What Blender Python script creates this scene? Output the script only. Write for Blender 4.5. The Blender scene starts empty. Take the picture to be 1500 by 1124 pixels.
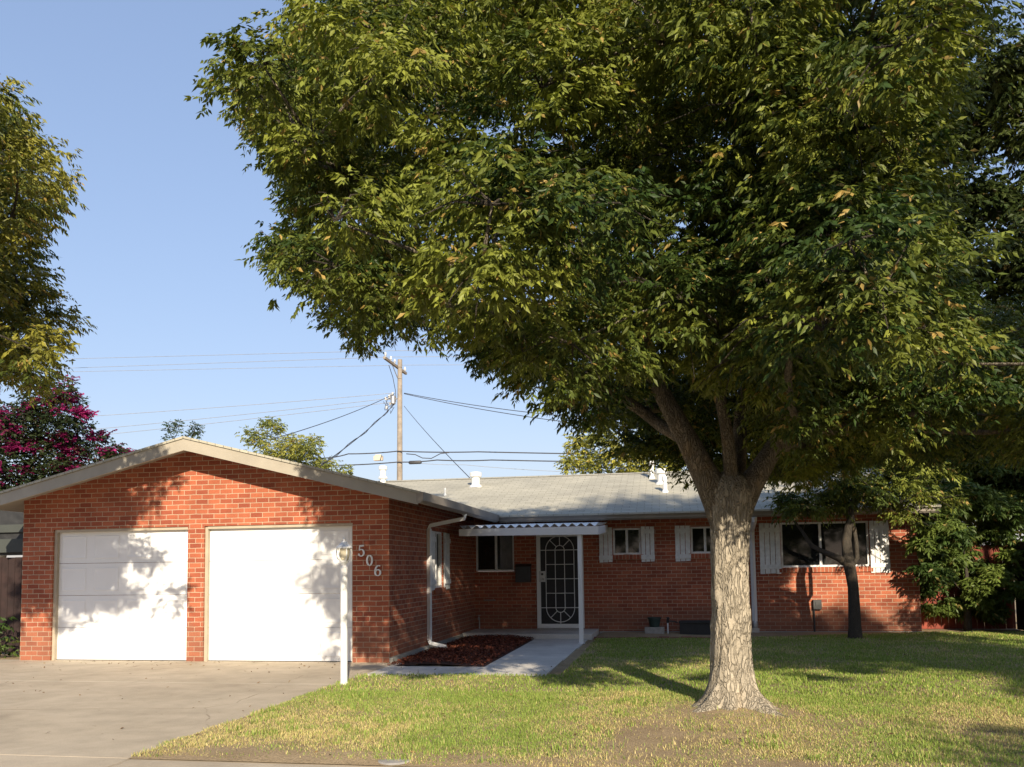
import bpy, bmesh, math, random
import numpy as np
from mathutils import Vector, Matrix, noise

# ------------------------------------------------------------------ camera, light, exposure
SC = bpy.context.scene
COL = SC.collection
R = math.radians

def make_camera():
    yaw, pitch, roll = -.1784, .0716, -.0132
    cy, sy, cp, sp = math.cos(yaw), math.sin(yaw), math.cos(pitch), math.sin(pitch)
    fw = Vector((sy*cp, cy*cp, sp)); r = Vector((cy, -sy, 0)); u = r.cross(fw)
    c, s = math.cos(roll), math.sin(roll)
    X = c*r + s*u; Y = -s*r + c*u
    cam = bpy.data.cameras.new('camera'); o = bpy.data.objects.new('camera', cam); COL.objects.link(o)
    m = Matrix((X, Y, -fw)).transposed().to_4x4(); m.translation = Vector((4.1559, -12.4562, 1.3927))
    o.matrix_world = m
    cam.sensor_width = 36.0; cam.lens = 1250/1500*36; cam.shift_y = 181.57/1500
    cam.clip_start = .05; cam.clip_end = 2000
    SC.camera = o
make_camera()

SUN_EL, SUN_AZ = R(22.7), R(160)          # azimuth clockwise from +Y: behind the camera, to its right
W = bpy.data.worlds.new('World'); SC.world = W; W.use_nodes = True
nt = W.node_tree; nt.nodes.clear()
sky = nt.nodes.new('ShaderNodeTexSky'); sky.sky_type = 'NISHITA'; sky.sun_disc = False
sky.sun_elevation = SUN_EL; sky.sun_rotation = SUN_AZ
sky.air_density = 1.5; sky.dust_density = .7; sky.ozone_density = 7.0
gm = nt.nodes.new('ShaderNodeGamma'); gm.inputs[1].default_value = .55       # hazy late-summer sky: softer gradient
bg = nt.nodes.new('ShaderNodeBackground'); bg.inputs['Strength'].default_value = .15
wo = nt.nodes.new('ShaderNodeOutputWorld')
tn = nt.nodes.new('ShaderNodeMix'); tn.data_type = 'RGBA'; tn.blend_type = 'MULTIPLY'; tn.inputs[0].default_value = 1; tn.inputs[7].default_value = (1.035, .962, 1.075, 1)
nt.links.new(sky.outputs[0], gm.inputs[0]); nt.links.new(gm.outputs[0], tn.inputs[6]); nt.links.new(tn.outputs[2], bg.inputs[0]); nt.links.new(bg.outputs[0], wo.inputs[0])
sd = bpy.data.lights.new('sun', 'SUN'); sd.energy = 3.42; sd.angle = R(.53); sd.color = (1, .87, .68)
so = bpy.data.objects.new('sun', sd); COL.objects.link(so)
sv = Vector((math.sin(SUN_AZ)*math.cos(SUN_EL), math.cos(SUN_AZ)*math.cos(SUN_EL), math.sin(SUN_EL)))
so.rotation_euler = sv.to_track_quat('Z', 'Y').to_euler(); so.location = sv*60
SC.view_settings.view_transform = 'Standard'; SC.view_settings.look = 'None'
SC.view_settings.exposure = 1.15; SC.view_settings.gamma = 1
SC.cycles.max_bounces = 6; SC.cycles.diffuse_bounces = 3; SC.cycles.transparent_max_bounces = 8

random.seed(7)
RNG = np.random.default_rng(7)

# ------------------------------------------------------------------ measured and fitted data (metres)
MAIN=[(5.40,-6.11,3.32,0.64),(4.84,-6.94,4.39,0.62),(5.47,-6.19,4.02,0.65),(3.67,-7.94,3.38,0.62),(6.42,-4.49,2.92,0.61),(2.52,-7.57,4.53,0.57),(8.44,-4.66,2.75,0.63),(4.30,-6.56,3.25,0.64),(4.02,-5.66,5.68,0.64),(6.15,-4.88,6.09,0.63),(5.42,-5.65,3.15,0.59),(1.96,-6.89,4.23,0.55),(4.90,-7.03,2.95,0.60),(8.41,-5.74,2.62,0.45),(4.76,-6.86,5.18,0.60),(1.81,-4.95,4.25,0.63),(3.56,-6.74,2.92,0.55),(9.51,-4.98,2.82,0.45),(8.15,-0.86,4.07,0.61),(2.87,-4.81,6.92,0.64),(5.93,-4.86,4.06,0.64),(4.21,-3.51,5.92,0.66),(5.87,-5.55,4.88,0.60),(5.28,-0.61,3.72,0.65),(5.26,-7.87,2.76,0.47),(7.49,-5.90,2.63,0.39),(3.23,-7.36,3.69,0.62),(5.79,-5.12,2.97,0.59),(4.13,-0.69,3.71,0.65),(4.95,-5.80,4.22,0.65),(2.29,-4.30,6.52,0.64),(5.41,-2.78,2.81,0.65),(7.00,-0.89,4.10,0.64),(3.70,-4.21,6.57,0.64),(1.33,-4.76,6.86,0.64),(8.89,-4.28,2.67,0.51),(8.15,-5.69,2.57,0.33),(0.60,-5.15,5.96,0.55),(1.03,-4.31,4.38,0.54),(3.47,-0.19,3.87,0.65),(8.45,-0.13,4.36,0.66),(6.47,-1.49,4.54,0.64),(7.65,-3.42,2.80,0.65),(5.51,-6.72,4.77,0.57),(3.18,-7.91,3.02,0.47),(1.11,-4.18,7.43,0.61),(4.85,-6.22,5.65,0.64),(6.68,-2.97,2.90,0.65),(8.75,-6.25,2.50,0.23),(6.46,-3.90,3.81,0.57),(5.33,-2.81,5.54,0.66),(4.94,-0.24,3.32,0.64),(4.12,-4.00,5.06,0.64),(5.43,-7.84,4.12,0.43),(7.52,-5.11,2.63,0.46),(8.90,-5.72,2.47,0.24),(7.83,-6.91,2.50,0.22),(7.88,-0.58,3.32,0.54),(6.78,-2.21,4.22,0.59),(5.96,-5.61,2.66,0.40),(3.42,-7.09,4.55,0.52),(6.81,-2.08,5.42,0.60),(9.43,-4.30,2.68,0.34),(8.85,-5.23,2.85,0.46),(4.95,-3.80,5.94,0.65),(4.33,-4.12,4.17,0.65),(5.23,-7.13,3.39,0.60),(5.58,-4.95,3.41,0.58),(1.42,-6.82,4.94,0.30),(7.70,-0.06,4.03,0.59),(1.43,-4.02,4.24,0.60),(2.19,-5.09,6.93,0.66),(7.95,-5.43,2.75,0.43),(6.38,-5.38,2.74,0.41),(7.23,-6.18,2.61,0.30),(3.56,-5.17,7.17,0.66),(4.40,-1.47,3.27,0.65),(1.02,-4.01,6.66,0.65),(7.75,-4.13,2.73,0.61),(3.16,-6.71,3.13,0.46),(5.06,-3.83,3.53,0.62),(4.34,-6.83,4.90,0.58),(2.74,-0.30,4.42,0.64),(7.65,-0.13,4.46,0.52),(5.53,-0.74,4.62,0.66),(2.50,-5.02,8.05,0.51),(5.35,-7.12,4.12,0.56),(-0.01,-2.64,5.33,0.60),(7.24,-0.68,3.78,0.62),(6.00,-6.53,2.69,0.25),(5.33,-4.29,2.89,0.51),(6.06,-6.60,5.24,0.35),(1.53,-4.89,3.89,0.43),(6.24,-0.28,2.83,0.42),(3.11,-6.75,4.14,0.64),(6.28,-5.64,2.87,0.40),(8.39,-6.06,2.47,0.23),(0.45,-3.30,5.97,0.61),(5.01,-6.46,2.84,0.48),(9.20,-3.72,2.61,0.37),(5.38,-0.22,3.29,0.58),(0.46,-4.58,4.64,0.24),(6.30,-4.76,3.05,0.42),(4.01,-4.77,5.03,0.66),(3.19,-4.04,6.65,0.57),(4.45,-2.58,4.57,0.63),(8.42,-0.50,4.22,0.49),(3.80,-5.41,3.84,0.61),(7.01,-3.79,3.51,0.38),(7.14,-1.65,5.01,0.59),(2.06,-3.98,7.10,0.58),(6.32,-4.25,3.73,0.40),(6.04,-4.01,4.50,0.61),(5.32,-7.47,2.75,0.21),(6.81,-0.57,2.99,0.47),(2.04,-5.60,4.83,0.43),(1.51,-7.25,4.62,0.24),(3.23,-7.54,5.32,0.65),(8.70,-4.51,2.60,0.30),(5.95,-2.36,5.09,0.65),(7.76,-4.63,2.85,0.50),(8.70,-1.14,3.62,0.57),(5.06,-5.95,4.93,0.63),(5.62,-6.46,3.50,0.53),(1.22,-4.68,4.34,0.44),(0.80,-4.64,6.33,0.65),(4.03,-4.86,6.31,0.62),(7.23,-2.61,2.98,0.62),(7.20,0.03,4.14,0.60),(3.29,-4.89,7.36,0.48),(5.47,-4.95,6.48,0.65),(4.13,-5.15,3.43,0.65),(5.48,-4.05,3.41,0.57),(6.74,-3.34,2.93,0.47),(5.00,-7.80,2.63,0.31),(6.63,-7.25,2.53,0.21),(0.62,-4.77,5.63,0.45),(8.59,-5.64,2.65,0.27),(6.74,-2.36,5.12,0.58),(7.88,-1.80,3.98,0.54),(5.08,-6.68,3.52,0.62),(5.60,-0.63,2.96,0.62),(2.40,-8.11,3.32,0.27),(2.54,-4.93,7.70,0.39),(3.67,-0.82,3.65,0.62),(1.68,-5.74,6.11,0.66),(6.54,-4.05,2.62,0.29),(7.42,-0.90,5.01,0.61),(6.85,-4.07,6.47,0.44),(8.89,-4.85,2.85,0.26),(6.38,-3.71,3.64,0.35),(6.10,-4.99,4.34,0.45),(4.27,-5.96,4.59,0.55),(2.72,-4.25,3.52,0.42),(2.24,-5.56,5.78,0.63),(2.10,-5.23,4.08,0.52),(8.85,-5.49,2.79,0.33),(3.94,-5.29,6.67,0.65),(6.00,-5.46,5.28,0.54),(6.29,-3.60,2.98,0.26),(8.59,-0.91,4.15,0.53),(6.63,-1.65,3.66,0.66),(1.73,-6.89,4.32,0.21),(9.07,-5.04,2.53,0.30),(6.44,-0.66,2.74,0.32),(8.28,-0.28,4.66,0.30),(5.64,-5.23,3.87,0.55),(3.55,-5.35,2.88,0.41),(7.98,-4.30,2.66,0.39),(8.42,-1.39,3.02,0.51),(5.79,-5.02,2.59,0.27),(1.22,-6.10,5.45,0.35),(5.25,-2.24,5.06,0.63),(6.71,-3.85,4.12,0.27),(3.50,-2.46,4.65,0.63),(0.89,-5.01,4.41,0.26),(3.27,-5.24,5.70,0.63),(5.07,-8.12,2.98,0.29),(6.97,-0.30,4.93,0.57),(3.39,-4.96,7.90,0.36),(1.75,-7.66,4.55,0.21),(5.95,-6.29,4.35,0.20),(4.55,-5.19,4.11,0.62),(7.26,-1.01,3.34,0.60),(1.26,-4.88,7.24,0.39),(6.18,-5.98,5.84,0.49),(1.57,-4.33,6.49,0.58),(3.01,-5.63,7.39,0.58),(5.62,-3.22,2.63,0.37),(5.15,-5.19,3.15,0.63),(6.15,-0.26,3.95,0.60),(1.82,-5.98,4.00,0.36),(2.52,-4.33,8.03,0.48),(4.23,-3.08,3.13,0.59),(3.01,-6.21,4.49,0.63),(0.58,-2.51,6.41,0.66),(4.35,-0.25,4.63,0.55),(3.66,-5.04,4.79,0.65),(9.05,-1.84,3.79,0.56),(4.90,-4.59,5.00,0.62),(2.14,-5.73,3.73,0.50),(2.92,-5.40,6.57,0.50),(8.20,-5.66,2.86,0.30),(8.54,-3.73,2.76,0.31),(7.45,-2.28,2.89,0.54),(7.92,-0.58,4.44,0.54),(5.14,-5.62,2.59,0.26),(3.27,-6.12,3.40,0.63),(6.03,-3.47,3.36,0.41),(4.68,-5.37,5.52,0.60),(6.59,-3.49,2.82,0.22),(5.62,-1.68,3.84,0.66),(2.10,-4.70,7.98,0.49),(2.14,-6.67,3.43,0.47),(7.50,-5.31,2.73,0.20),(1.90,-7.25,4.25,0.28),(5.92,-6.14,4.91,0.42),(4.80,-4.90,6.87,0.63),(6.66,-5.06,2.93,0.24),(1.36,-5.26,4.81,0.36),(7.16,-5.35,2.84,0.34),(6.42,-4.04,4.07,0.36),(8.12,-4.77,2.97,0.41),(6.46,-3.40,5.96,0.55),(5.90,-2.23,2.63,0.41),(1.12,-4.35,6.83,0.46),(5.60,-7.37,5.20,0.58),(6.61,-0.94,4.75,0.61),(5.08,-6.28,3.16,0.50),(5.75,-5.39,3.15,0.44),(3.80,-4.57,6.89,0.59),(7.26,-0.34,3.56,0.49),(5.74,-5.50,2.69,0.23),(0.40,-4.32,4.81,0.25),(6.15,-3.86,2.77,0.25),(2.20,-5.21,6.29,0.60),(5.11,-1.80,4.35,0.61),(4.32,-1.42,5.05,0.64),(5.90,-4.69,3.63,0.49),(7.60,-1.04,5.01,0.31),(2.03,-6.91,5.10,0.39),(2.61,-0.88,4.04,0.45),(4.76,-1.92,3.07,0.57),(0.85,-4.26,7.00,0.38),(3.99,-5.43,4.93,0.55),(1.95,-6.95,3.51,0.40),(7.03,-1.87,2.78,0.25),(1.35,-3.40,5.88,0.50),(5.96,-6.71,4.85,0.32),(6.59,-2.37,2.93,0.47),(8.66,-1.79,3.96,0.34),(4.14,-6.60,7.64,0.64),(4.73,-7.36,4.81,0.61),(7.48,-4.25,2.57,0.38),(5.85,-3.50,4.08,0.46),(8.19,-1.10,2.89,0.38),(2.07,-3.73,6.74,0.57),(2.99,-6.11,3.28,0.42),(5.18,-6.65,4.39,0.56),(5.05,-7.68,2.89,0.22),(0.87,-5.49,5.54,0.49),(1.64,-3.83,7.37,0.22),(8.78,-3.97,2.84,0.27),(5.84,-3.95,2.65,0.30),(4.95,-3.46,4.29,0.64),(8.02,-2.18,3.97,0.42),(6.51,-0.95,4.09,0.61),(1.71,-5.48,3.85,0.48),(1.40,-5.80,5.98,0.37),(7.10,-5.06,2.98,0.31),(2.90,-4.84,6.11,0.53),(5.68,-2.34,2.55,0.32),(7.95,-0.13,3.78,0.41),(5.77,-5.77,3.60,0.48),(6.01,-3.50,3.72,0.45),(6.58,-2.91,5.76,0.62),(1.42,-5.76,5.10,0.30),(8.09,-3.62,2.73,0.47),(-0.17,-3.26,5.05,0.22),(3.20,-0.53,4.52,0.63),(2.33,-5.92,7.29,0.51),(2.12,-6.50,5.18,0.51),(5.34,-5.02,2.54,0.24),(6.78,-4.33,3.11,0.27),(3.31,-8.23,3.28,0.41),(5.94,-3.91,6.41,0.63),(6.45,0.04,4.38,0.53),(2.37,-5.74,5.09,0.25),(5.97,-2.08,4.33,0.62),(5.05,-6.80,3.13,0.42),(8.14,-0.55,4.64,0.31),(6.32,-4.44,4.46,0.37),(6.22,-4.94,3.98,0.34),(8.21,-0.11,3.97,0.26),(3.87,-6.97,4.79,0.55),(3.61,-4.08,4.48,0.57),(3.55,-4.01,3.23,0.50),(7.13,-1.68,4.15,0.53),(1.54,-4.46,4.63,0.36),(6.33,-4.85,2.67,0.27),(4.29,-1.92,4.00,0.59),(6.89,-3.19,6.35,0.47),(0.99,-4.29,6.55,0.27),(7.45,-1.07,4.21,0.62),(2.49,-4.68,7.05,0.52),(8.05,-0.84,3.27,0.36),(4.95,-4.18,4.27,0.66),(1.63,-4.38,7.58,0.25),(1.72,-2.06,4.78,0.62),(5.95,-5.45,2.81,0.23),(7.69,-1.45,3.07,0.52),(4.30,-4.45,5.85,0.57),(4.76,-6.22,3.83,0.66),(5.99,-2.30,3.73,0.59),(2.30,-3.59,7.94,0.59),(8.25,-1.82,2.84,0.41),(6.50,-0.24,3.00,0.44),(4.16,-7.02,7.81,0.61),(1.97,-6.52,4.27,0.30),(0.57,-4.37,5.95,0.58),(7.14,-0.57,4.45,0.46),(6.81,-4.52,6.37,0.30),(5.42,-4.48,6.93,0.65),(3.30,-5.63,3.06,0.46),(4.28,-0.88,3.22,0.35),(4.71,-0.17,3.86,0.55),(8.29,-5.28,2.81,0.20),(4.76,-1.48,3.04,0.39),(5.62,-4.30,3.18,0.37),(5.44,-6.30,3.15,0.30),(0.00,-2.79,5.59,0.40),(2.77,-6.83,7.82,0.55),(6.08,-5.82,3.12,0.35),(6.64,-2.74,4.77,0.63),(5.01,-5.50,3.50,0.64),(5.55,-0.90,2.85,0.38),(6.90,-0.63,4.80,0.26),(2.73,-4.68,3.40,0.34),(3.95,-3.64,5.26,0.59),(8.74,-0.60,4.29,0.37),(1.10,-4.82,4.56,0.31),(6.49,-3.87,5.63,0.47),(6.31,-3.68,2.67,0.20),(0.53,-3.81,6.55,0.53),(3.71,-7.05,5.43,0.64),(7.46,-3.95,3.32,0.33),(6.16,-4.14,2.69,0.23),(4.73,-5.91,2.99,0.47),(0.51,-2.12,4.86,0.61),(5.53,-3.37,6.23,0.61),(5.67,-8.82,5.60,0.42),(6.87,-8.73,4.70,0.42),(7.17,-8.73,5.05,0.42),(6.62,-8.73,4.45,0.42),(3.47,-0.92,3.90,0.44),(3.49,-1.43,3.40,0.37),(3.63,-1.57,3.06,0.43),(3.99,-1.02,3.80,0.49),(3.95,-1.09,3.41,0.39),(3.89,-1.72,2.91,0.40),(4.50,-1.45,3.69,0.47),(4.31,-1.60,3.30,0.36),(4.42,-1.87,2.88,0.44),(4.81,-1.04,3.73,0.38),(4.91,-1.11,3.36,0.47),(4.83,-0.79,3.04,0.37),(5.30,-1.43,3.67,0.37),(5.33,-0.81,3.45,0.39),(5.24,-1.22,3.01,0.38),(5.62,-1.00,3.70,0.44),(5.79,-0.84,3.44,0.38),(5.73,-1.23,2.96,0.50),(5.96,-2.11,3.44,0.41),(5.86,-1.86,3.25,0.48),(5.93,-1.41,2.97,0.48),(4.47,-1.60,2.67,0.28),(4.80,-1.60,2.66,0.28),(5.09,-1.60,2.65,0.28),(5.45,-1.60,2.64,0.28)]  # some front clumps added to throw shade on the limbs at the fork
LEFT=[(-3.40,-4.20,4.31,0.59),(-3.37,-6.63,4.99,0.57),(-2.52,-7.65,4.92,0.57),(-3.84,-5.64,4.35,0.59),(-3.10,-4.29,5.98,0.60),(-2.86,-4.24,3.64,0.30),(-4.17,-4.78,4.38,0.55),(-3.66,-3.33,4.54,0.59),(-2.56,-7.26,4.66,0.56),(-2.98,-4.52,5.30,0.54),(-2.67,-6.41,5.17,0.56),(-3.74,-5.18,3.74,0.59),(-4.23,-4.28,4.23,0.57),(-1.76,-6.42,4.54,0.31),(-1.67,-6.36,5.44,0.28),(-2.02,-6.65,4.11,0.28),(-3.47,-4.09,6.40,0.58),(-3.80,-3.54,4.04,0.54),(-3.71,-3.40,5.13,0.43),(-2.08,-8.44,5.39,0.59),(-3.86,-3.02,4.75,0.54),(-3.78,-5.83,4.94,0.59),(-1.69,-8.03,5.29,0.28),(-2.46,-4.59,5.46,0.27),(-3.75,-6.03,4.39,0.44),(-1.94,-8.13,6.07,0.57),(-1.56,-5.59,3.47,0.26),(-2.99,-4.66,6.48,0.30),(-2.73,-7.34,3.97,0.25),(-1.59,-8.45,4.84,0.30),(-3.96,-5.90,3.86,0.58),(-4.37,-3.07,5.80,0.57),(-2.55,-6.64,4.18,0.38),(-3.31,-7.74,5.69,0.47),(-2.81,-4.62,6.04,0.40),(-2.50,-5.64,4.27,0.25),(-3.34,-3.80,4.97,0.35),(-3.12,-5.19,4.84,0.56),(-2.70,-8.58,5.37,0.50),(-3.78,-3.04,6.46,0.29),(-2.40,-6.07,3.84,0.24),(-4.26,-3.42,4.01,0.55),(-3.32,-5.60,3.98,0.54),(-3.66,-3.43,5.89,0.40),(-3.32,-3.61,4.27,0.34),(-3.01,-8.30,6.07,0.54),(-4.15,-3.14,4.01,0.36),(-3.93,-3.12,5.02,0.40),(-4.13,-3.14,6.91,0.51),(-2.68,-5.69,4.12,0.27),(-3.97,-6.41,4.40,0.55),(-2.46,-6.85,5.56,0.55),(-1.96,-5.93,5.82,0.28),(-2.97,-5.74,3.81,0.40),(-4.81,-4.16,3.94,0.59),(-2.70,-4.62,5.20,0.28),(-2.60,-7.29,5.37,0.59),(-4.00,-3.08,5.55,0.34),(-4.57,-3.06,7.26,0.56),(-1.95,-5.41,5.30,0.31),(-4.01,-5.47,3.70,0.53),(-3.00,-6.44,4.31,0.59),(-2.08,-7.48,5.75,0.40),(-4.82,-3.32,3.96,0.35),(-3.39,-7.66,5.11,0.51),(-3.51,-3.54,3.95,0.29),(-2.64,-6.60,4.59,0.41),(-3.16,-7.23,5.62,0.46),(-3.58,-3.48,4.93,0.33),(-3.86,-3.20,6.02,0.36),(-3.16,-4.38,4.54,0.35),(-2.09,-8.77,5.25,0.41),(-3.83,-3.58,6.99,0.29),(-3.37,-8.08,5.20,0.53),(-4.71,-4.50,4.39,0.58),(-2.83,-5.74,5.21,0.54),(-2.25,-8.12,5.43,0.47),(-4.10,-3.45,5.41,0.51),(-3.31,-4.48,3.61,0.32),(-3.05,-6.11,4.01,0.41),(-3.69,-6.90,4.15,0.53),(-4.20,-3.23,4.61,0.45),(-3.27,-3.93,6.55,0.31),(-4.07,-4.70,4.88,0.58),(-2.27,-5.03,5.29,0.29)]
MYRTLE=[(-11.84,6.14,5.19,0.79),(-10.74,5.77,5.55,0.58),(-9.99,5.54,5.14,0.48),(-10.06,5.52,5.80,0.30),(-11.20,6.31,4.67,0.79),(-10.22,6.41,4.82,0.50),(-9.37,6.11,4.44,0.38),(-10.35,6.23,4.03,0.62),(-11.72,6.04,3.97,0.93),(-11.26,6.44,3.48,0.79),(-13.17,6.32,4.93,0.96),(-12.37,5.50,3.44,0.91),(-9.69,6.36,3.94,0.43),(-13.38,5.53,4.14,0.93),(-10.30,6.23,5.65,0.22),(-8.65,5.68,4.29,0.15)]
BGA=[(-12.47,20.16,6.98,0.52),(-11.44,19.72,7.30,0.38),(-10.48,19.45,6.46,0.61),(-9.74,19.42,6.27,0.45),(-11.81,20.38,6.28,0.73),(-10.65,20.50,5.82,0.91),(-9.31,20.13,5.68,0.46),(-8.63,20.28,5.45,0.26),(-12.86,20.05,6.07,0.36),(-12.13,20.52,7.66,0.24),(-9.95,20.38,6.77,0.23)]
BGB=[(-16.37,20.05,7.36,0.16),(-16.22,19.91,7.62,0.13),(-15.78,19.82,7.35,0.13),(-15.72,19.81,7.61,0.10),(-16.44,20.13,7.08,0.16),(-16.18,20.17,7.05,0.16)]
BGC=[(-15.15,20.05,7.37,0.18),(-14.94,19.91,7.16,0.18),(-15.13,19.82,7.10,0.18),(-14.97,19.81,7.49,0.10)]
BGD=[(0.98,20.16,6.17,0.58),(0.65,19.72,5.39,0.43),(1.83,19.45,6.24,0.42),(2.58,19.42,5.75,0.70),(3.58,20.38,6.10,0.72),(4.47,20.50,5.69,0.60),(1.50,20.13,5.35,0.72),(3.04,20.28,5.19,0.72),(4.32,20.05,4.99,0.47),(5.36,20.52,5.79,0.60)]
SMALL=[(6.41,4.34,3.18,0.44),(6.74,3.97,3.51,0.43),(7.10,3.74,3.09,0.45),(7.53,3.72,3.51,0.45),(8.04,4.51,3.27,0.44),(8.45,4.61,3.01,0.40),(8.60,4.31,3.38,0.43),(7.52,4.43,2.79,0.37),(6.57,4.24,2.71,0.33),(7.16,4.64,3.85,0.48),(8.19,4.52,3.79,0.47),(8.59,3.70,2.91,0.32),(7.17,4.56,2.76,0.27),(7.79,3.73,2.76,0.26),(6.34,4.43,2.60,0.27),(6.74,3.88,2.46,0.23),(8.27,4.56,2.56,0.30),(8.60,4.24,2.53,0.29),(8.89,4.00,2.68,0.32),(6.01,4.12,3.30,0.33),(7.56,3.73,2.95,0.35),(8.75,3.82,3.17,0.35),(7.32,4.37,2.57,0.20)]
BUSH=[(9.42,7.06,1.98,0.49),(9.72,6.62,2.39,0.48),(10.05,6.35,2.78,0.50),(10.54,6.32,2.49,0.50),(11.25,7.28,2.10,0.52),(9.62,7.40,1.44,0.46),(10.05,7.03,1.75,0.52),(10.64,7.18,1.74,0.52),(11.01,6.95,1.38,0.41),(10.03,7.42,1.02,0.43),(10.50,7.28,0.95,0.45),(10.57,6.30,0.97,0.36),(10.05,7.33,3.24,0.50),(10.31,6.34,3.41,0.50),(11.24,7.18,3.11,0.52),(10.13,6.51,4.01,0.51),(11.01,7.34,4.10,0.53),(10.10,6.95,0.46,0.17),(10.61,6.66,0.61,0.24),(9.61,6.81,0.89,0.24),(11.29,6.33,2.54,0.46),(11.51,6.45,3.38,0.50),(10.22,7.10,3.36,0.46),(9.71,7.08,2.78,0.42),(10.57,7.04,4.07,0.45),(11.26,6.76,3.86,0.51),(9.54,7.50,2.59,0.36),(11.08,7.48,3.22,0.50),(11.68,7.12,4.33,0.52),(9.82,7.08,3.74,0.39),(9.44,7.13,1.03,0.35),(9.65,6.77,0.61,0.27),(11.00,6.46,0.82,0.37),(10.70,7.17,0.37,0.24)]
BUSHF=[(9.59,5.48,2.50,0.35),(9.27,5.26,2.15,0.29),(9.61,5.12,2.00,0.35),(8.96,5.11,1.72,0.23),(10.04,5.59,2.79,0.35),(9.62,5.65,1.52,0.33),(9.21,5.46,1.22,0.23)]
RIGHT=[(11.43,11.29,14.88,1.25),(11.35,11.30,12.99,1.25),(11.04,10.54,10.80,1.20),(10.78,9.94,8.80,1.16),(10.53,9.34,6.92,1.13),(10.70,10.20,5.40,1.17),(10.66,10.26,4.21,1.16),(10.35,9.32,3.10,1.11),(12.15,9.33,13.60,1.14),(12.96,11.80,13.07,1.26),(12.54,10.90,10.81,1.21),(12.07,9.81,8.66,1.14),(12.17,10.33,7.09,1.17),(12.57,11.73,5.60,1.23),(12.44,11.53,4.31,1.22),(12.34,11.40,3.23,1.21),(13.81,10.22,13.93,1.17),(13.83,10.48,12.29,1.18),(13.94,10.96,10.71,1.20),(13.18,9.36,8.41,1.11),(13.62,10.64,7.08,1.17),(13.23,9.91,5.22,1.12),(13.81,11.49,4.25,1.20),(12.90,9.37,3.03,1.09),(15.56,10.97,14.17,1.19),(15.70,11.46,12.60,1.21),(14.80,9.79,10.12,1.12),(15.53,11.53,9.00,1.20),(15.40,11.47,7.19,1.20),(14.26,9.25,5.05,1.08),(15.03,11.04,4.15,1.16),(14.12,9.20,2.98,1.07),(16.71,10.51,13.75,1.16),(16.51,10.34,11.93,1.14),(16.08,9.73,9.98,1.11),(16.15,10.04,8.42,1.12),(16.71,11.30,7.06,1.17),(15.94,10.02,5.12,1.10),(15.64,9.59,3.93,1.08),(16.32,11.02,3.08,1.15),(9.77,10.37,5.30,0.86),(9.96,11.28,4.55,0.89),(9.57,9.81,3.68,0.83),(10.41,10.03,5.21,0.84),(10.71,11.28,4.52,0.89),(10.47,10.52,3.73,0.86),(11.35,10.52,5.26,0.85),(11.09,9.81,4.30,0.83),(10.88,9.24,3.57,0.80)]
WIRES={'W1':[(-38.947,33.000,14.719),(-10.026,29.600,12.843),(5.241,32.000,12.617)],'W2':[(-39.396,33.500,14.209),(-10.115,31.000,12.865),(5.282,34.000,12.822)],'W3':[(-41.760,36.000,14.768),(-10.200,33.600,13.033),(5.317,36.000,12.806)],'W4':[(-38.797,33.000,10.801),(-10.372,32.000,11.105)],'W5':[(-39.229,33.500,9.825),(-10.373,32.000,10.839)],'W6':[(-39.682,34.000,9.437),(-10.373,32.000,10.611)],'W7':[(-10.655,18.000,6.505),(-10.333,32.000,11.065)],'W8':[(-7.857,16.000,5.142),(-10.335,32.000,10.496)],'W9':[(-9.786,32.000,11.076),(0.438,26.000,8.217)],'W10':[(-9.787,32.000,11.038),(0.433,26.000,7.935)],'W11':[(-9.790,32.000,10.356),(-1.267,12.000,3.838)],'W12':[(-23.745,32.000,7.250),(-14.293,32.000,7.658),(-12.939,31.800,7.810),(-10.085,31.800,7.854),(-5.639,31.800,7.650),(8.486,32.000,6.972)],'W13':[(-23.738,32.000,6.856),(-14.211,32.000,7.236),(-10.087,31.800,7.256),(-7.903,31.800,7.290),(-4.899,31.800,7.183),(8.473,32.000,6.590)],'W14':[(-9.725,32.000,7.267),(-6.394,31.800,6.978),(-0.177,31.800,6.368)]}
VENTS=[(-3.266,9.300,3.867,0.313,0.110),(-0.507,8.332,3.455,0.361,0.145),(3.846,8.684,3.559,0.455,0.075),(4.077,7.969,3.349,0.357,0.129),(4.159,7.020,3.070,0.371,0.069),(-1.044,7.350,3.167,0.247,0.033)]


# ------------------------------------------------------------------ materials
def mat(name):
    m = bpy.data.materials.new(name); m.use_nodes = True
    t = m.node_tree; b = t.nodes['Principled BSDF']
    return m, t, b
def N(t, kind, **kw):
    n = t.nodes.new(kind)
    for k, v in kw.items():
        if k in n.inputs: n.inputs[k].default_value = v
        else: setattr(n, k, v)
    return n
def ramp(t, src, stops):
    n = t.nodes.new('ShaderNodeValToRGB'); e = n.color_ramp.elements
    while len(e) < len(stops): e.new(.5)
    for el, (p, c) in zip(e, stops):
        el.position = p; el.color = (*c, 1) if len(c) == 3 else c
    t.links.new(src, n.inputs[0]); return n
def mixc(t, fac, a, b, blend='MIX'):
    n = t.nodes.new('ShaderNodeMix'); n.data_type = 'RGBA'; n.blend_type = blend
    for s, v in ((0, fac), (6, a), (7, b)):
        if hasattr(v, 'is_linked'): t.links.new(v, n.inputs[s])
        elif isinstance(v, tuple): n.inputs[s].default_value = (*v, 1)
        else: n.inputs[s].default_value = v
    return n.outputs[2]
def bump(t, b, h, strength, dist):
    n = N(t, 'ShaderNodeBump'); n.inputs['Strength'].default_value = strength; n.inputs['Distance'].default_value = dist
    t.links.new(h, n.inputs['Height']); t.links.new(n.outputs[0], b.inputs['Normal']); return n
def objco(t): return t.nodes.new('ShaderNodeTexCoord').outputs['Object']
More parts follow.
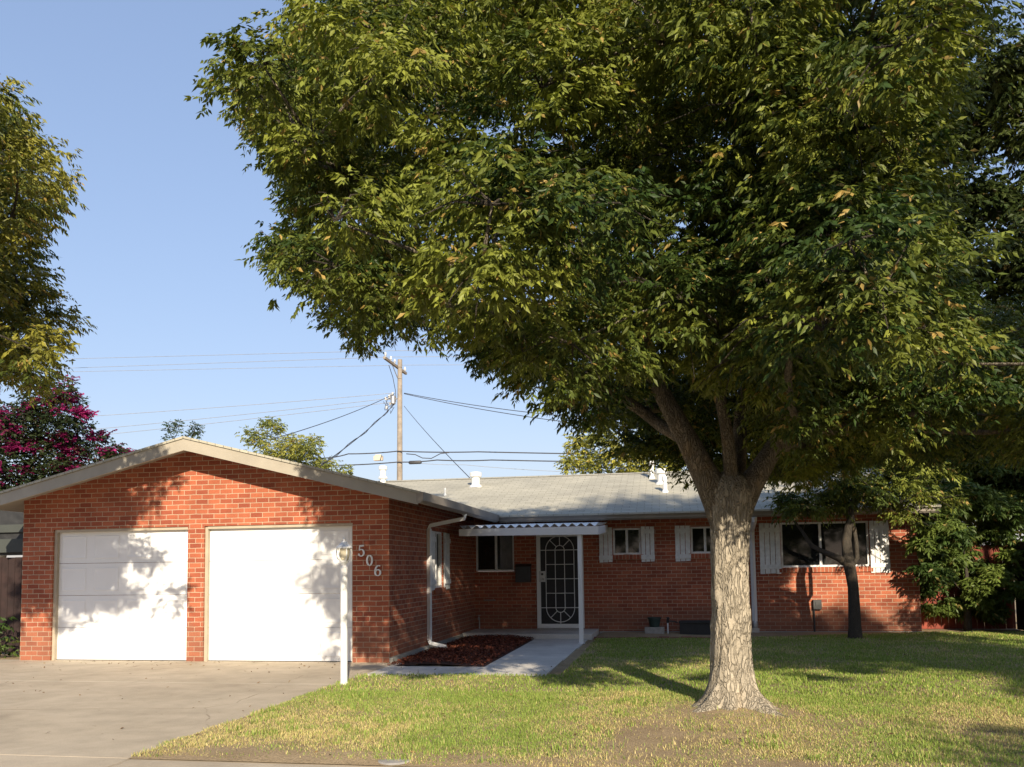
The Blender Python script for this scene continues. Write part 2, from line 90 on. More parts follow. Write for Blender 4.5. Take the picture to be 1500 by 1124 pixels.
def noise_n(t, co, scale, detail=4, rough=.55, stretch=None):
    if stretch:
        mp = t.nodes.new('ShaderNodeMapping'); mp.inputs['Scale'].default_value = stretch
        t.links.new(co, mp.inputs[0]); co = mp.outputs[0]
    n = N(t, 'ShaderNodeTexNoise', Scale=scale, Detail=detail, Roughness=rough); t.links.new(co, n.inputs['Vector'])
    return n.outputs['Fac']

def simple(name, col, rough=.6, var=.15, scale=6, bstr=.0, metallic=0, spec=.5):
    m, t, b = mat(name); co = objco(t)
    f = noise_n(t, co, scale, 5)
    dark = tuple(c*(1-var) for c in col); lite = tuple(min(1, c*(1+var)) for c in col)
    r = ramp(t, f, [(.3, dark), (.7, lite)])
    t.links.new(r.outputs[0], b.inputs['Base Color'])
    b.inputs['Roughness'].default_value = rough; b.inputs['Metallic'].default_value = metallic
    b.inputs['Specular IOR Level'].default_value = spec
    if bstr: bump(t, b, noise_n(t, co, scale*8, 4), bstr, .01)
    return m

def brick_mat(name, swap=False, bw=.207, rh=.0775, mort=(.50, .37, .26)):
    m, t, b = mat(name); co = objco(t)
    g = t.nodes.new('ShaderNodeNewGeometry'); sn = t.nodes.new('ShaderNodeSeparateXYZ'); t.links.new(g.outputs['Normal'], sn.inputs[0])
    ab = N(t, 'ShaderNodeMath', operation='ABSOLUTE'); t.links.new(sn.outputs[0], ab.inputs[0])
    gt = N(t, 'ShaderNodeMath', operation='GREATER_THAN'); t.links.new(ab.outputs[0], gt.inputs[0]); gt.inputs[1].default_value = .5
    sp = t.nodes.new('ShaderNodeSeparateXYZ'); t.links.new(co, sp.inputs[0])
    mx = N(t, 'ShaderNodeMix'); t.links.new(gt.outputs[0], mx.inputs[0]); t.links.new(sp.outputs[0], mx.inputs[2]); t.links.new(sp.outputs[1], mx.inputs[3])
    cb = t.nodes.new('ShaderNodeCombineXYZ')
    t.links.new(mx.outputs[0], cb.inputs[1 if swap else 0]); t.links.new(sp.outputs[2], cb.inputs[0 if swap else 1])
    # hand-laid wobble
    wn = N(t, 'ShaderNodeTexNoise', Scale=5., Detail=2.); t.links.new(co, wn.inputs['Vector'])
    sub = N(t, 'ShaderNodeVectorMath', operation='SUBTRACT'); t.links.new(wn.outputs['Color'], sub.inputs[0]); sub.inputs[1].default_value = (.5, .5, .5)
    scl = N(t, 'ShaderNodeVectorMath', operation='SCALE'); t.links.new(sub.outputs[0], scl.inputs[0]); scl.inputs['Scale'].default_value = .012
    add = N(t, 'ShaderNodeVectorMath', operation='ADD'); t.links.new(cb.outputs[0], add.inputs[0]); t.links.new(scl.outputs[0], add.inputs[1])
    br = t.nodes.new('ShaderNodeTexBrick'); t.links.new(add.outputs[0], br.inputs['Vector'])
    br.offset = .5 if not swap else 0.; br.inputs['Scale'].default_value = 1; br.inputs['Brick Width'].default_value = bw; br.inputs['Row Height'].default_value = rh
    br.inputs['Mortar Size'].default_value = .0062; br.inputs['Mortar Smooth'].default_value = .25; br.inputs['Bias'].default_value = -.1
    br.inputs['Color1'].default_value = (.43, .132, .068, 1); br.inputs['Color2'].default_value = (.275, .070, .040, 1); br.inputs['Mortar'].default_value = (*mort, 1)
    f = noise_n(t, co, 2.2, 5); f2 = noise_n(t, co, 60, 3)
    r1 = ramp(t, f, [(.3, (.80, .80, .80)), (.7, (1.1, 1.08, 1.06))]); r2 = ramp(t, f2, [(.25, (.80, .80, .80)), (.75, (1.15, 1.15, 1.15))])
    c = mixc(t, 1., br.outputs['Color'], r1.outputs[0], 'MULTIPLY'); c = mixc(t, 1., c, r2.outputs[0], 'MULTIPLY')
    # splash dirt low on the wall, blotchy upper edge
    dz = N(t, 'ShaderNodeMath', operation='MULTIPLY_ADD'); t.links.new(f, dz.inputs[0]); dz.inputs[1].default_value = -.9; t.links.new(sp.outputs[2], dz.inputs[2])
    dr = ramp(t, dz.outputs[0], [(.0, (1, 1, 1)), (.12, (0, 0, 0))]); dm = N(t, 'ShaderNodeMath', operation='MULTIPLY'); t.links.new(dr.outputs[0], dm.inputs[0]); dm.inputs[1].default_value = .35
    c = mixc(t, dm.outputs[0], c, (.17, .11, .075))
    t.links.new(c, b.inputs['Base Color']); b.inputs['Roughness'].default_value = .85; b.inputs['Specular IOR Level'].default_value = .25
    iv = N(t, 'ShaderNodeMath', operation='SUBTRACT'); iv.inputs[0].default_value = 1; t.links.new(br.outputs['Fac'], iv.inputs[1])
    ad = N(t, 'ShaderNodeMath', operation='MULTIPLY_ADD'); t.links.new(f2, ad.inputs[0]); ad.inputs[1].default_value = .35; t.links.new(iv.outputs[0], ad.inputs[2])
    bump(t, b, ad.outputs[0], .6, .008)
    return m

def shingle_mat(name, along='X'):
    m, t, b = mat(name); co = objco(t)
    sp = t.nodes.new('ShaderNodeSeparateXYZ'); t.links.new(co, sp.inputs[0])
    cb = t.nodes.new('ShaderNodeCombineXYZ'); t.links.new(sp.outputs[0 if along == 'X' else 1], cb.inputs[0]); t.links.new(sp.outputs[1 if along == 'X' else 0], cb.inputs[1])
    br = t.nodes.new('ShaderNodeTexBrick'); t.links.new(cb.outputs[0], br.inputs['Vector'])
    br.inputs['Scale'].default_value = 1; br.inputs['Brick Width'].default_value = .31; br.inputs['Row Height'].default_value = .135
    br.inputs['Mortar Size'].default_value = .006; br.inputs['Mortar Smooth'].default_value = .3
    br.inputs['Color1'].default_value = (.47, .445, .365, 1); br.inputs['Color2'].default_value = (.40, .38, .31, 1); br.inputs['Mortar'].default_value = (.25, .24, .195, 1)
    r1 = ramp(t, noise_n(t, co, .8, 6), [(.3, (.84, .84, .84)), (.7, (1.08, 1.07, 1.04))]); r2 = ramp(t, noise_n(t, co, 130, 2), [(.3, (.75, .75, .75)), (.7, (1.2, 1.2, 1.2))])
    c = mixc(t, 1., br.outputs['Color'], r1.outputs[0], 'MULTIPLY'); c = mixc(t, 1., c, r2.outputs[0], 'MULTIPLY')
    t.links.new(c, b.inputs['Base Color']); b.inputs['Roughness'].default_value = .95; b.inputs['Specular IOR Level'].default_value = .15
    iv = N(t, 'ShaderNodeMath', operation='SUBTRACT'); iv.inputs[0].default_value = 1; t.links.new(br.outputs['Fac'], iv.inputs[1])
    bump(t, b, iv.outputs[0], .7, .012)
    return m

def concrete_mat(name, c0, c1, stain=.5, crack=False):
    m, t, b = mat(name); co = objco(t)
    big = noise_n(t, co, .45, 6, .6, (1, 1.9, 1)); mid = noise_n(t, co, 2.5, 6, .65); fine = noise_n(t, co, 90, 3)
    r = ramp(t, big, [(.32, c0), (.62, c1)])
    rm = ramp(t, mid, [(.3, (1-.28*stain,)*3), (.6, (1.05,)*3)]); rf = ramp(t, fine, [(.25, (.86,)*3), (.75, (1.1,)*3)])
    c = mixc(t, 1., r.outputs[0], rm.outputs[0], 'MULTIPLY'); c = mixc(t, 1., c, rf.outputs[0], 'MULTIPLY')
    # oil and tyre stains with a shape of their own
    st = ramp(t, noise_n(t, co, .8, 3, .5, (1.4, .6, 1)), [(.60, (1, 1, 1)), (.74, (1-.42*stain, 1-.44*stain, 1-.45*stain))])
    c = mixc(t, 1., c, st.outputs[0], 'MULTIPLY')
    if crack:
        wn = N(t, 'ShaderNodeTexNoise', Scale=1.6, Detail=5.); t.links.new(co, wn.inputs['Vector'])
        mv = t.nodes.new('ShaderNodeMix'); mv.data_type = 'VECTOR'; mv.inputs[0].default_value = .16; t.links.new(co, mv.inputs[4]); t.links.new(wn.outputs['Color'], mv.inputs[5])
        vo = N(t, 'ShaderNodeTexVoronoi', feature='DISTANCE_TO_EDGE', Scale=.42); t.links.new(mv.outputs[1], vo.inputs['Vector'])
        cr = ramp(t, vo.outputs['Distance'], [(.0, (.45, .42, .38)), (.0045, (1, 1, 1))]); cf = ramp(t, mid, [(.45, (0, 0, 0)), (.6, (1, 1, 1))])
        c = mixc(t, cf.outputs[0], c, mixc(t, 1., c, cr.outputs[0], 'MULTIPLY'))
        sp = ramp(t, noise_n(t, co, 9, 2), [(.70, (1, 1, 1)), (.76, (.72, .70, .67))]); c = mixc(t, 1., c, sp.outputs[0], 'MULTIPLY')
    t.links.new(c, b.inputs['Base Color']); b.inputs['Roughness'].default_value = .9; b.inputs['Specular IOR Level'].default_value = .2
    bump(t, b, fine, .25, .004)
    return m

def bark_mat(name, dark, lite, warm, scale=1.):
    m, t, b = mat(name); co = objco(t)
    mp = t.nodes.new('ShaderNodeMapping'); mp.inputs['Scale'].default_value = (1, 1, .30); t.links.new(co, mp.inputs[0])
    nz = N(t, 'ShaderNodeTexNoise', Scale=9*scale, Detail=4.); t.links.new(mp.outputs[0], nz.inputs['Vector'])
    mxv = t.nodes.new('ShaderNodeMix'); mxv.data_type = 'VECTOR'; mxv.inputs[0].default_value = .2
    t.links.new(mp.outputs[0], mxv.inputs[4]); t.links.new(nz.outputs['Color'], mxv.inputs[5])
    vo = N(t, 'ShaderNodeTexVoronoi', feature='DISTANCE_TO_EDGE', Scale=27*scale); t.links.new(mxv.outputs[1], vo.inputs['Vector'])
    vc = N(t, 'ShaderNodeTexVoronoi', Scale=27*scale); t.links.new(mxv.outputs[1], vc.inputs['Vector'])
    crack = ramp(t, vo.outputs['Distance'], [(.0, dark), (.03, tuple(.35*a+.65*c for a, c in zip(dark, lite))), (.10, lite)])
    sc = N(t, 'ShaderNodeSeparateColor'); t.links.new(vc.outputs['Color'], sc.inputs[0])
    pl = ramp(t, sc.outputs[0], [(.0, (.84,)*3), (.6, (1.0,)*3), (1., (1.08, 1.07, 1.06))])
    c = mixc(t, 1., crack.outputs[0], pl.outputs[0], 'MULTIPLY')
    fn = noise_n(t, co, 55*scale, 5, .65); rf = ramp(t, fn, [(.3, (.80,)*3), (.7, (1.14,)*3)])
    big = ramp(t, noise_n(t, co, 4*scale, 5, .6, (1, 1, .5)), [(.35, (.80, .79, .77)), (.65, (1.08, 1.07, 1.05))]); c = mixc(t, 1., c, big.outputs[0], 'MULTIPLY'); c = mixc(t, 1., c, rf.outputs[0], 'MULTIPLY')
    wm = ramp(t, noise_n(t, co, 3.2*scale, 4, .6, (1, 1, .6)), [(.58, (0, 0, 0)), (.70, (1, 1, 1))])
    wf = N(t, 'ShaderNodeMath', operation='MULTIPLY'); t.links.new(wm.outputs[0], wf.inputs[0]); wf.inputs[1].default_value = .45
    c = mixc(t, wf.outputs[0], c, warm)
    t.links.new(c, b.inputs['Base Color']); b.inputs['Roughness'].default_value = .95; b.inputs['Specular IOR Level'].default_value = .1
    cl = N(t, 'ShaderNodeMapRange'); t.links.new(vo.outputs['Distance'], cl.inputs[0]); cl.inputs[2].default_value = .18
    ad = N(t, 'ShaderNodeMath', operation='MULTIPLY_ADD'); t.links.new(fn, ad.inputs[0]); ad.inputs[1].default_value = .5; t.links.new(cl.outputs[0], ad.inputs[2])
    bump(t, b, ad.outputs[0], 1., .016/scale)
    return m

def attr_leaf_mat(name, trans=.35, rough=.5, spec=.3):
    m, t, b = mat(name)
    a = t.nodes.new('ShaderNodeAttribute'); a.attribute_name = 'Col'
    t.links.new(a.outputs['Color'], b.inputs['Base Color']); b.inputs['Roughness'].default_value = rough; b.inputs['Specular IOR Level'].default_value = spec
    if trans:
        tr = t.nodes.new('ShaderNodeBsdfTranslucent'); hs = N(t, 'ShaderNodeHueSaturation', Saturation=1.1, Value=1.3)
        t.links.new(a.outputs['Color'], hs.inputs['Color']); t.links.new(hs.outputs[0], tr.inputs[0])
        mx = t.nodes.new('ShaderNodeMixShader'); mx.inputs[0].default_value = trans
        t.links.new(b.outputs[0], mx.inputs[1]); t.links.new(tr.outputs[0], mx.inputs[2])
        t.links.new(mx.outputs[0], t.nodes['Material Output'].inputs[0])
    return m

def glass_mat(name, col=(.012, .014, .014), rough=.04):
    m, t, b = mat(name); co = objco(t)
    r = ramp(t, noise_n(t, co, 1.7, 3), [(.35, tuple(c*.6 for c in col)), (.65, tuple(c*1.6 for c in col))]); t.links.new(r.outputs[0], b.inputs['Base Color'])
    b.inputs['Roughness'].default_value = rough; b.inputs['Specular IOR Level'].default_value = .5
    return m

M = dict(
    brick=brick_mat('red_brick'), rowlock=brick_mat('rowlock_brick', bw=.075, rh=.3),
    shingle=shingle_mat('grey_shingle'), shingle_side=shingle_mat('grey_shingle_side', 'Y'),
    white=simple('white_paint', (.80, .80, .78), .45, .03, 3), door=simple('white_steel_door', (.84, .84, .83), .38, .02, 2),
    shut=simple('weathered_white_paint', (.74, .74, .72), .6, .12, 14, .15),
    cream=simple('cream_trim_paint', (.36, .325, .262), .6, .10, 3, .1), tan=simple('tan_jamb_paint', (.42, .36, .27), .6, .1, 5),
    taupe=simple('taupe_gutter_paint', (.27, .235, .195), .5, .12, 2.5), soffit=simple('soffit_paint', (.34, .30, .25), .7, .1, 3),
    drive=concrete_mat('driveway_concrete', (.43, .36, .265), (.53, .45, .34), .6, True), walk=concrete_mat('path_concrete', (.56, .53, .475), (.66, .625, .56), .45),
    found=concrete_mat('foundation_concrete', (.27, .265, .235), (.38, .37, .33), .6), asphalt=concrete_mat('street_asphalt', (.05, .05, .052), (.075, .074, .072), .5),
    bark=bark_mat('pale_bark', (.36, .315, .245), (.445, .395, .315), (.48, .365, .235)), limb=bark_mat('limb_bark', (.10, .08, .058), (.25, .215, .165), (.34, .23, .12), 1.3),  # limb bark: younger, darker bark, deepened to carry the crown's shade
    small_bark=bark_mat('grey_bark', (.035, .03, .026), (.115, .10, .082), (.18, .13, .08), 2.2),
    leaf=attr_leaf_mat('leaf', .24), grass=attr_leaf_mat('grass_blade', .25, .6, .2), chips=attr_leaf_mat('bark_chip', 0, .9, .1), litter=attr_leaf_mat('dry_leaf', .15, .7, .2), flower=attr_leaf_mat('petal', .3, .7, .15),
    glass=glass_mat('dark_glass'), curtain=simple('grey_curtain', (.20, .20, .20), .8, .2, 9), screen=simple('dark_mesh', (.018, .018, .02), .6, .3, 20),
    iron=simple('black_iron', (.03, .03, .03), .5, .3, 9), steel=simple('galvanised_steel', (.42, .42, .42), .4, .15, 6, 0, .7), vent=simple('white_vent_metal', (.72, .72, .70), .4, .10, 8),
    green_pot=simple('dark_green_pot', (.022, .045, .04), .5, .3, 8), block=simple('grey_block', (.33, .31, .28), .95, .2, 12, .4), black_box=simple('black_planter', (.018, .018, .02), .6, .3, 6),
    digit=simple('brushed_number_metal', (.80, .80, .78), .35, .08, 20, 0, .2),
    fence=simple('red_fence_stain', (.22, .045, .025), .8, .35, 4, .2), fence_shaded=simple('shade_darkened_fence_stain', (.025, .012, .010), .85, .35, 4, .2), beam=simple('grey_green_paint', (.05, .056, .05), .7, .1, 4),  # side fence and gate red darkened so the colour carries their shade
    pole=simple('brown_pole_wood', (.27, .225, .175), .85, .25, 5, .2), wire=simple('black_cable', (.05, .05, .055), .6, .2, 4), wire_grey=simple('grey_wire', (.28, .29, .31), .6, .2, 4),
    ceramic=simple('pale_insulator', (.62, .6, .56), .3, .1, 9), lamp_glass=simple('lantern_glass', (.62, .56, .40), .12, .1, 8), bulb=simple('frosted_bulb', (.8, .75, .6), .4, .05, 8),
    soil=None)

# ------------------------------------------------------------------ mesh helpers
class MB:
    def __init__(s): s.v = []; s.f = []
    def add(s, vs, fs):
        o = len(s.v); s.v += [tuple(p) for p in vs]; s.f += [tuple(i+o for i in f) for f in fs]; return s
    def box(s, x0, x1, y0, y1, z0, z1):
        return s.add([(x0,y0,z0),(x1,y0,z0),(x1,y1,z0),(x0,y1,z0),(x0,y0,z1),(x1,y0,z1),(x1,y1,z1),(x0,y1,z1)],
                     [(0,3,2,1),(4,5,6,7),(0,1,5,4),(1,2,6,5),(2,3,7,6),(3,0,4,7)])
    def prism(s, poly, vec):                     # planar polygon swept along vec
        n = len(poly); vec = Vector(vec); a = [Vector(p) for p in poly]; b = [p+vec for p in a]
        nrm = Vector((0, 0, 0))
        for i in range(n): nrm += a[i].cross(a[(i+1) % n])
        fl = nrm.dot(vec) > 0
        fs = [tuple(range(n))[::-1] if fl else tuple(range(n)), tuple(range(n, 2*n)) if fl else tuple(range(n, 2*n))[::-1]]
        for i in range(n):
            j = (i+1) % n; fs.append((i, j, n+j, n+i) if fl else (j, i, n+i, n+j))
        return s.add(a+b, fs)
    def tube(s, pts, rad, n=8, caps=True):
        pts = [Vector(p) for p in pts]; rad = rad if hasattr(rad, '__len__') else [rad]*len(pts)
        rings = []; ref = None
        for i, p in enumerate(pts):
            d = (pts[min(i+1, len(pts)-1)]-pts[max(i-1, 0)]).normalized()
            if ref is None:
                ref = d.orthogonal().normalized() if abs(d.z) > .99 or abs(d.z) < .01 else Vector((0, 0, 1)).cross(d).normalized()
            ref = (ref-d*ref.dot(d)).normalized(); q = d.cross(ref)
            rings.append([p+(ref*math.cos(k*2*math.pi/n)+q*math.sin(k*2*math.pi/n))*rad[i] for k in range(n)])
        vs = [v for r in rings for v in r]; fs = []
        for i in range(len(pts)-1):
            for k in range(n):
                fs.append((i*n+k, i*n+(k+1) % n, (i+1)*n+(k+1) % n, (i+1)*n+k))
        if caps: fs += [tuple(range(n))[::-1], tuple(range((len(pts)-1)*n, len(pts)*n))]
        return s.add(vs, fs)
    def bar(s, pts, w, d):                       # square section tube
        return s.tube(pts, w*.7071, 4) if abs(w-d) < 1e-6 else s.tube(pts, w*.7071, 4)
    def lathe(s, prof, n=20, c=(0, 0, 0)):
        vs = []; fs = []
        for r, z in prof:
            for k in range(n): a = 2*math.pi*k/n; vs.append((c[0]+r*math.cos(a), c[1]+r*math.sin(a), c[2]+z))
        for i in range(len(prof)-1):
            for k in range(n): fs.append((i*n+k, i*n+(k+1) % n, (i+1)*n+(k+1) % n, (i+1)*n+k))
        fs += [tuple(range(n))[::-1], tuple(range((len(prof)-1)*n, len(prof)*n))]
        return s.add(vs, fs)
    def build(s, name, m, parent=None, smooth=False, bevel=0):
        me = bpy.data.meshes.new(name); me.from_pydata(s.v, [], s.f); me.update()
        if smooth:
            for p in me.polygons: p.use_smooth = True
        me.materials.append(m); o = bpy.data.objects.new(name, me); COL.objects.link(o)
        if parent: o.parent = parent
        if bevel:
            bv = o.modifiers.new('bevel', 'BEVEL'); bv.width = bevel; bv.segments = 2; bv.limit_method = 'ANGLE'; bv.angle_limit = R(40)
        return o

def tag(o, label=None, cat=None, group=None, kind=None):
    if label: o['label'] = label
    if cat: o['category'] = cat
    if group: o['group'] = group
    if kind: o['kind'] = kind
    return o
def empty(name, loc, label, cat, group=None):
    o = bpy.data.objects.new(name, None); COL.objects.link(o); o.location = loc; o.empty_display_size = .3
    return tag(o, label, cat, group)
def setting(name, mb, m): return tag(mb.build(name, m), kind='structure')

def np_mesh(name, V, F, C, m, parent=None):
    """many small faces at once: V (n,3), F (k,3), C (n,3) real colours of the pieces"""
    me = bpy.data.meshes.new(name); V = np.asarray(V, np.float32); F = np.asarray(F, np.int32)
    me.vertices.add(len(V)); me.vertices.foreach_set('co', V.ravel())
    me.loops.add(F.size); me.loops.foreach_set('vertex_index', F.ravel())
    me.polygons.add(len(F)); me.polygons.foreach_set('loop_start', np.arange(0, F.size, F.shape[1], dtype=np.int32))
    me.update(calc_edges=True)
    a = me.color_attributes.new('Col', 'FLOAT_COLOR', 'POINT')
    a.data.foreach_set('color', np.concatenate([C, np.ones((len(C), 1))], 1).astype(np.float32).ravel())
    me.materials.append(m); o = bpy.data.objects.new(name, me); COL.objects.link(o)
    if parent: o.parent = parent
    return o

def vnoise(x, y, scale, seed=0):                 # smooth value noise on arrays
    g = np.random.default_rng(seed).random((64, 64)); x = x*scale+13.7; y = y*scale+29.1
    xi = np.floor(x).astype(int); yi = np.floor(y).astype(int); fx = x-xi; fy = y-yi
    fx = fx*fx*(3-2*fx); fy = fy*fy*(3-2*fy)
    q = lambda a, b: g[a % 64, b % 64]
    return (q(xi, yi)*(1-fx)+q(xi+1, yi)*fx)*(1-fy)+(q(xi, yi+1)*(1-fx)+q(xi+1, yi+1)*fx)*fy
def unit(a): return a/np.maximum(np.linalg.norm(a, axis=-1, keepdims=True), 1e-9)

# ------------------------------------------------------------------ ground, paving, lawn
g = MB(); g.add([(-300,-300,-.16),(300,-300,-.16),(300,300,-.16),(-300,300,-.16)], [(0,1,2,3)])
mg, t, b = mat('bare_earth'); co = objco(t)
r = ramp(t, noise_n(t, co, 1.3, 6, .65), [(.3, (.31, .23, .14)), (.7, (.46, .35, .215))]); r2 = ramp(t, noise_n(t, co, 45, 4, .7), [(.3, (.65,)*3), (.7, (1.2,)*3)])
t.links.new(mixc(t, 1., r.outputs[0], r2.outputs[0], 'MULTIPLY'), b.inputs['Base Color']); b.inputs['Roughness'].default_value = 1; b.inputs['Specular IOR Level'].default_value = .1
bump(t, b, noise_n(t, co, 60, 5, .7), .8, .015)
M['soil'] = mg
setting('ground', g, mg)
g = MB().box(.13, 11.6, -6.512, .02, -.15, -.016).box(-14, 11.6, .02, 14, -.15, -.012); setting('yard_soil', g, mg)
s = MB()
s.box(-9.4, .13, -2.366, 0.12, -.15, .0); s.box(-9.4, .13, -6.5, -2.384, -.15, .0)
setting('driveway', s, M['drive'])
setting('expansion_joint', MB().box(-9.4, .13, -2.384, -2.366, -.15, -.001), M['walk'])
s = MB()
for x0, x1 in ((-9.4, -2.4), (-2.39, .13), (.142, 3.1), (3.112, 6.1), (6.112, 9.1), (9.112, 12.5)): s.box(x0, x1, -7.9, -6.503, -.16, -.0015)
setting('sidewalk', s, M['drive'])
s = MB().box(-30, 30, -8.06, -7.912, -.2, -.01); setting('kerb', s, M['walk'])
s = MB().add([(-120,-17,-.14),(120,-17,-.14),(120,-8.06,-.14),(-120,-8.06,-.14)], [(0,1,2,3)]); setting('street', s, M['asphalt'])
s = MB()
s.box(.142, 1.55, -1.45, -.46, -.12, .006); s.box(1.562, 2.56, -1.45, .5, -.12, .006); s.box(1.562, 2.58, .512, 2.4, -.12, .006); s.box(1.562, 2.60, 2.412, 4.30, -.12, .006)
s.box(.142, .9, -.45, -.02, -.12, .002)
setting('garden_path', s, M['walk'])
s = MB().prism([(0.02, 4.55, -.1), (1.58, 4.32, -.1), (2.68, 4.32, -.1), (2.70, 5.84, -.1), (0.02, 5.84, -.1)], (0, 0, .195)); so_ = setting('porch_slab', s, M['walk'])

def lawn_edge_back(x): return np.where(x < 2.62, -1.47, np.where(x < 5, 4.2, 4.2+(x-5)*.34))
LX0 = .12
# lawn soil sheet with soft undulation
nx, ny = 90, 90; V = []; F = []
xs = np.linspace(LX0, 11.4, nx); ys = np.linspace(-6.535, 6.0, ny)
X, Y = np.meshgrid(xs, ys); Z = .0+.03*vnoise(X, Y, .7, 3)+.012*vnoise(X, Y, 3, 4)
Z = Z*np.clip((X-LX0)/.15, .3, 1)*np.clip((Y+6.52)/.2, .25, 1)
inpath = (X < 2.66) & (Y > -1.55); Z = np.maximum(Z, .004); Z = np.where(inpath, -.05, Z)
mound = .07*np.exp(-(((X-4.75)/1.0)**2+((Y+4.1)/.8)**2)); Z = Z+mound
def lawn_z(x, y):
    ix = np.clip(((x-xs[0])/(xs[1]-xs[0])).astype(int), 0, nx-2); iy = np.clip(((y-ys[0])/(ys[1]-ys[0])).astype(int), 0, ny-2)
    return Z[iy, ix]
V = np.stack([X.ravel(), Y.ravel(), Z.ravel()], 1); F = []
idx = np.arange(nx*ny).reshape(ny, nx)
F = np.stack([idx[:-1, :-1].ravel(), idx[:-1, 1:].ravel(), idx[1:, 1:].ravel(), idx[1:, :-1].ravel()], 1)
me = bpy.data.meshes.new('lawn'); me.from_pydata(V.tolist(), [], F.tolist()); me.materials.append(M['soil'])
for p in me.polygons: p.use_smooth = True
lo = bpy.data.objects.new('lawn', me); COL.objects.link(lo); tag(lo, kind='structure')

def grass(n, x0, x1, y0, y1, hmin, hmax, wid, seed, weed=False):
    rg = np.random.default_rng(seed); x = rg.uniform(x0, x1, n); y = rg.uniform(y0, y1, n)
    ok = (y < lawn_edge_back(x)-.02+.08*(rg.random(n)-.5)) & (x > LX0-.03+.08*(vnoise(x, y, 6, 9)-.4)) & (y > -6.5+.10*vnoise(x, y, 4, 8))
    # bare earth: worn patches near the street and round the trunk
    bare = vnoise(x, y, 1.1, 11)*.6+vnoise(x, y, 3.7, 12)*.4
    wear = np.clip((-3.3-y)/2.6, 0, 1)*.24+.13*np.exp(-(((x-4.1)/1.2)**2+((y+5.25)/.45)**2))+.5*np.exp(-(((x-4.75)/.62)**2+((y+4.25)/.5)**2))+.22*np.exp(-(((x-1.2)/1.1)**2+((y+6.3)/.3)**2))
    ok &= rg.random(n) > np.clip((wear*1.25+bare-.78)*2.4, 0, .96)
    ok &= ((x-4.72)**2+(y+4.02)**2 > .27**2)
    ok &= ~((x > 7.3) & (x < 7.75) & (y > 4.0) & (y < 4.4) & (rg.random(n) < .8))
    if weed: ok &= (vnoise(x, y, 5.5, 41) > .74) & (vnoise(x, y, .8, 42) > .45)
    x, y = x[ok], y[ok]; n = len(x); z = lawn_z(x, y)-.004
    dryf = np.clip((-1.6-y)/3.6, 0, 1)*.45+(vnoise(x, y, .9, 21)-.5)*.9+(vnoise(x, y, 4, 22)-.5)*.6+.12
    dry = rg.random(n) < (np.clip(dryf, .04, .9) if not weed else .12)
    h = .78*rg.uniform(hmin, hmax, n)*np.where(dry, .8, 1)*(0.7+.6*vnoise(x, y, 2.5, 31)); a = rg.uniform(0, 2*np.pi, n); lean = rg.uniform(.1, .9, n)*h*np.where(dry, 1.5, 1)
    d = np.stack([np.cos(a), np.sin(a), 0*a], 1); sdv = np.stack([-np.sin(a), np.cos(a), 0*a], 1)*wid*rg.uniform(.6, 1.2, n)[:, None]
    B = np.stack([x, y, z], 1); mid = B+d*(lean*.35)[:, None]+np.array([0, 0, .62])*h[:, None]; tip = B+d*lean[:, None]+np.array([0, 0, .95])*h[:, None]
    V = np.stack([B-sdv, B+sdv, mid-sdv*.7, mid+sdv*.7, tip], 1).reshape(-1, 3)
    i = np.arange(n)[:, None]*5; F = np.concatenate([i+np.array([[0, 1, 3]]), i+np.array([[0, 3, 2]]), i+np.array([[2, 3, 4]])], 0)
    gc = np.array([.165, .27, .045]); g2 = np.array([.34, .405, .095]); st = np.array([.66, .55, .26]); s2 = np.array([.52, .45, .18])
    k = rg.random(n)[:, None]; C = np.where(dry[:, None], st*k+s2*(1-k), gc*k+g2*(1-k))*rg.uniform(.75, 1.2, n)[:, None]
    return V, F, np.repeat(C, 5, 0)
parts = [grass(230000, LX0-.05, 11, -6.52, -3.0, .022, .05, .0028, 1), grass(170000, LX0-.05, 11.3, -3.0, 6.0, .03, .06, .005, 2), grass(60000, LX0, 9, -6.5, -1.5, .05, .10, .004, 3, True)]
off = 0; VV, FF, CC = [], [], []
for v, f, c in parts: VV.append(v); FF.append(f+off); CC.append(c); off += len(v)
tag(np_mesh('grass', np.concatenate(VV), np.concatenate(FF), np.concatenate(CC), M['grass']), 'short patchy front lawn grass, green by the house and straw yellow near the street', 'grass', kind='stuff')

def flakes(name, n, pos, size, asp, cols, m, lift, tilt, seed):
    rg = np.random.default_rng(seed); P = pos(rg, n); n = len(P); a = rg.uniform(0, 2*np.pi, n); s_ = rg.uniform(*size, n)
    d = unit(np.stack([np.cos(a), np.sin(a), rg.normal(0, tilt, n)], 1)); w = unit(np.stack([-np.sin(a), np.cos(a), rg.normal(0, tilt, n)], 1))
    c0 = P+np.array([0, 0, 1])*(lift*rg.random(n))[:, None]
    L = d*s_[:, None]; Wd = w*(s_*asp)[:, None]
    V = np.stack([c0-L, c0-Wd*.9, c0+L, c0+Wd*.9+np.array([0, 0, .004])], 1).reshape(-1, 3); i = np.arange(n)[:, None]*4
    F = np.concatenate([i+np.array([[0, 1, 2]]), i+np.array([[0, 2, 3]])], 0)
    cols = np.array(cols); C = cols[rg.integers(0, len(cols), n)]*rg.uniform(.6, 1.25, n)[:, None]
    return np_mesh(name, V, F, np.repeat(C, 4, 0), m)
def bedpos(rg, n):
    x = rg.uniform(.10, 1.55, n); y = rg.uniform(-.44, 4.5, n); k = (x < 1.53) & (y < 4.52-.15*x)
    return np.stack([x, y, .012+.05*np.sin(np.pi*np.clip((x-.1)/1.45, 0, 1))*np.ones(n)], 1)[k]
s = MB(); gx = np.linspace(.02, 1.56, 14); gy = np.linspace(-.455, 4.55, 30)
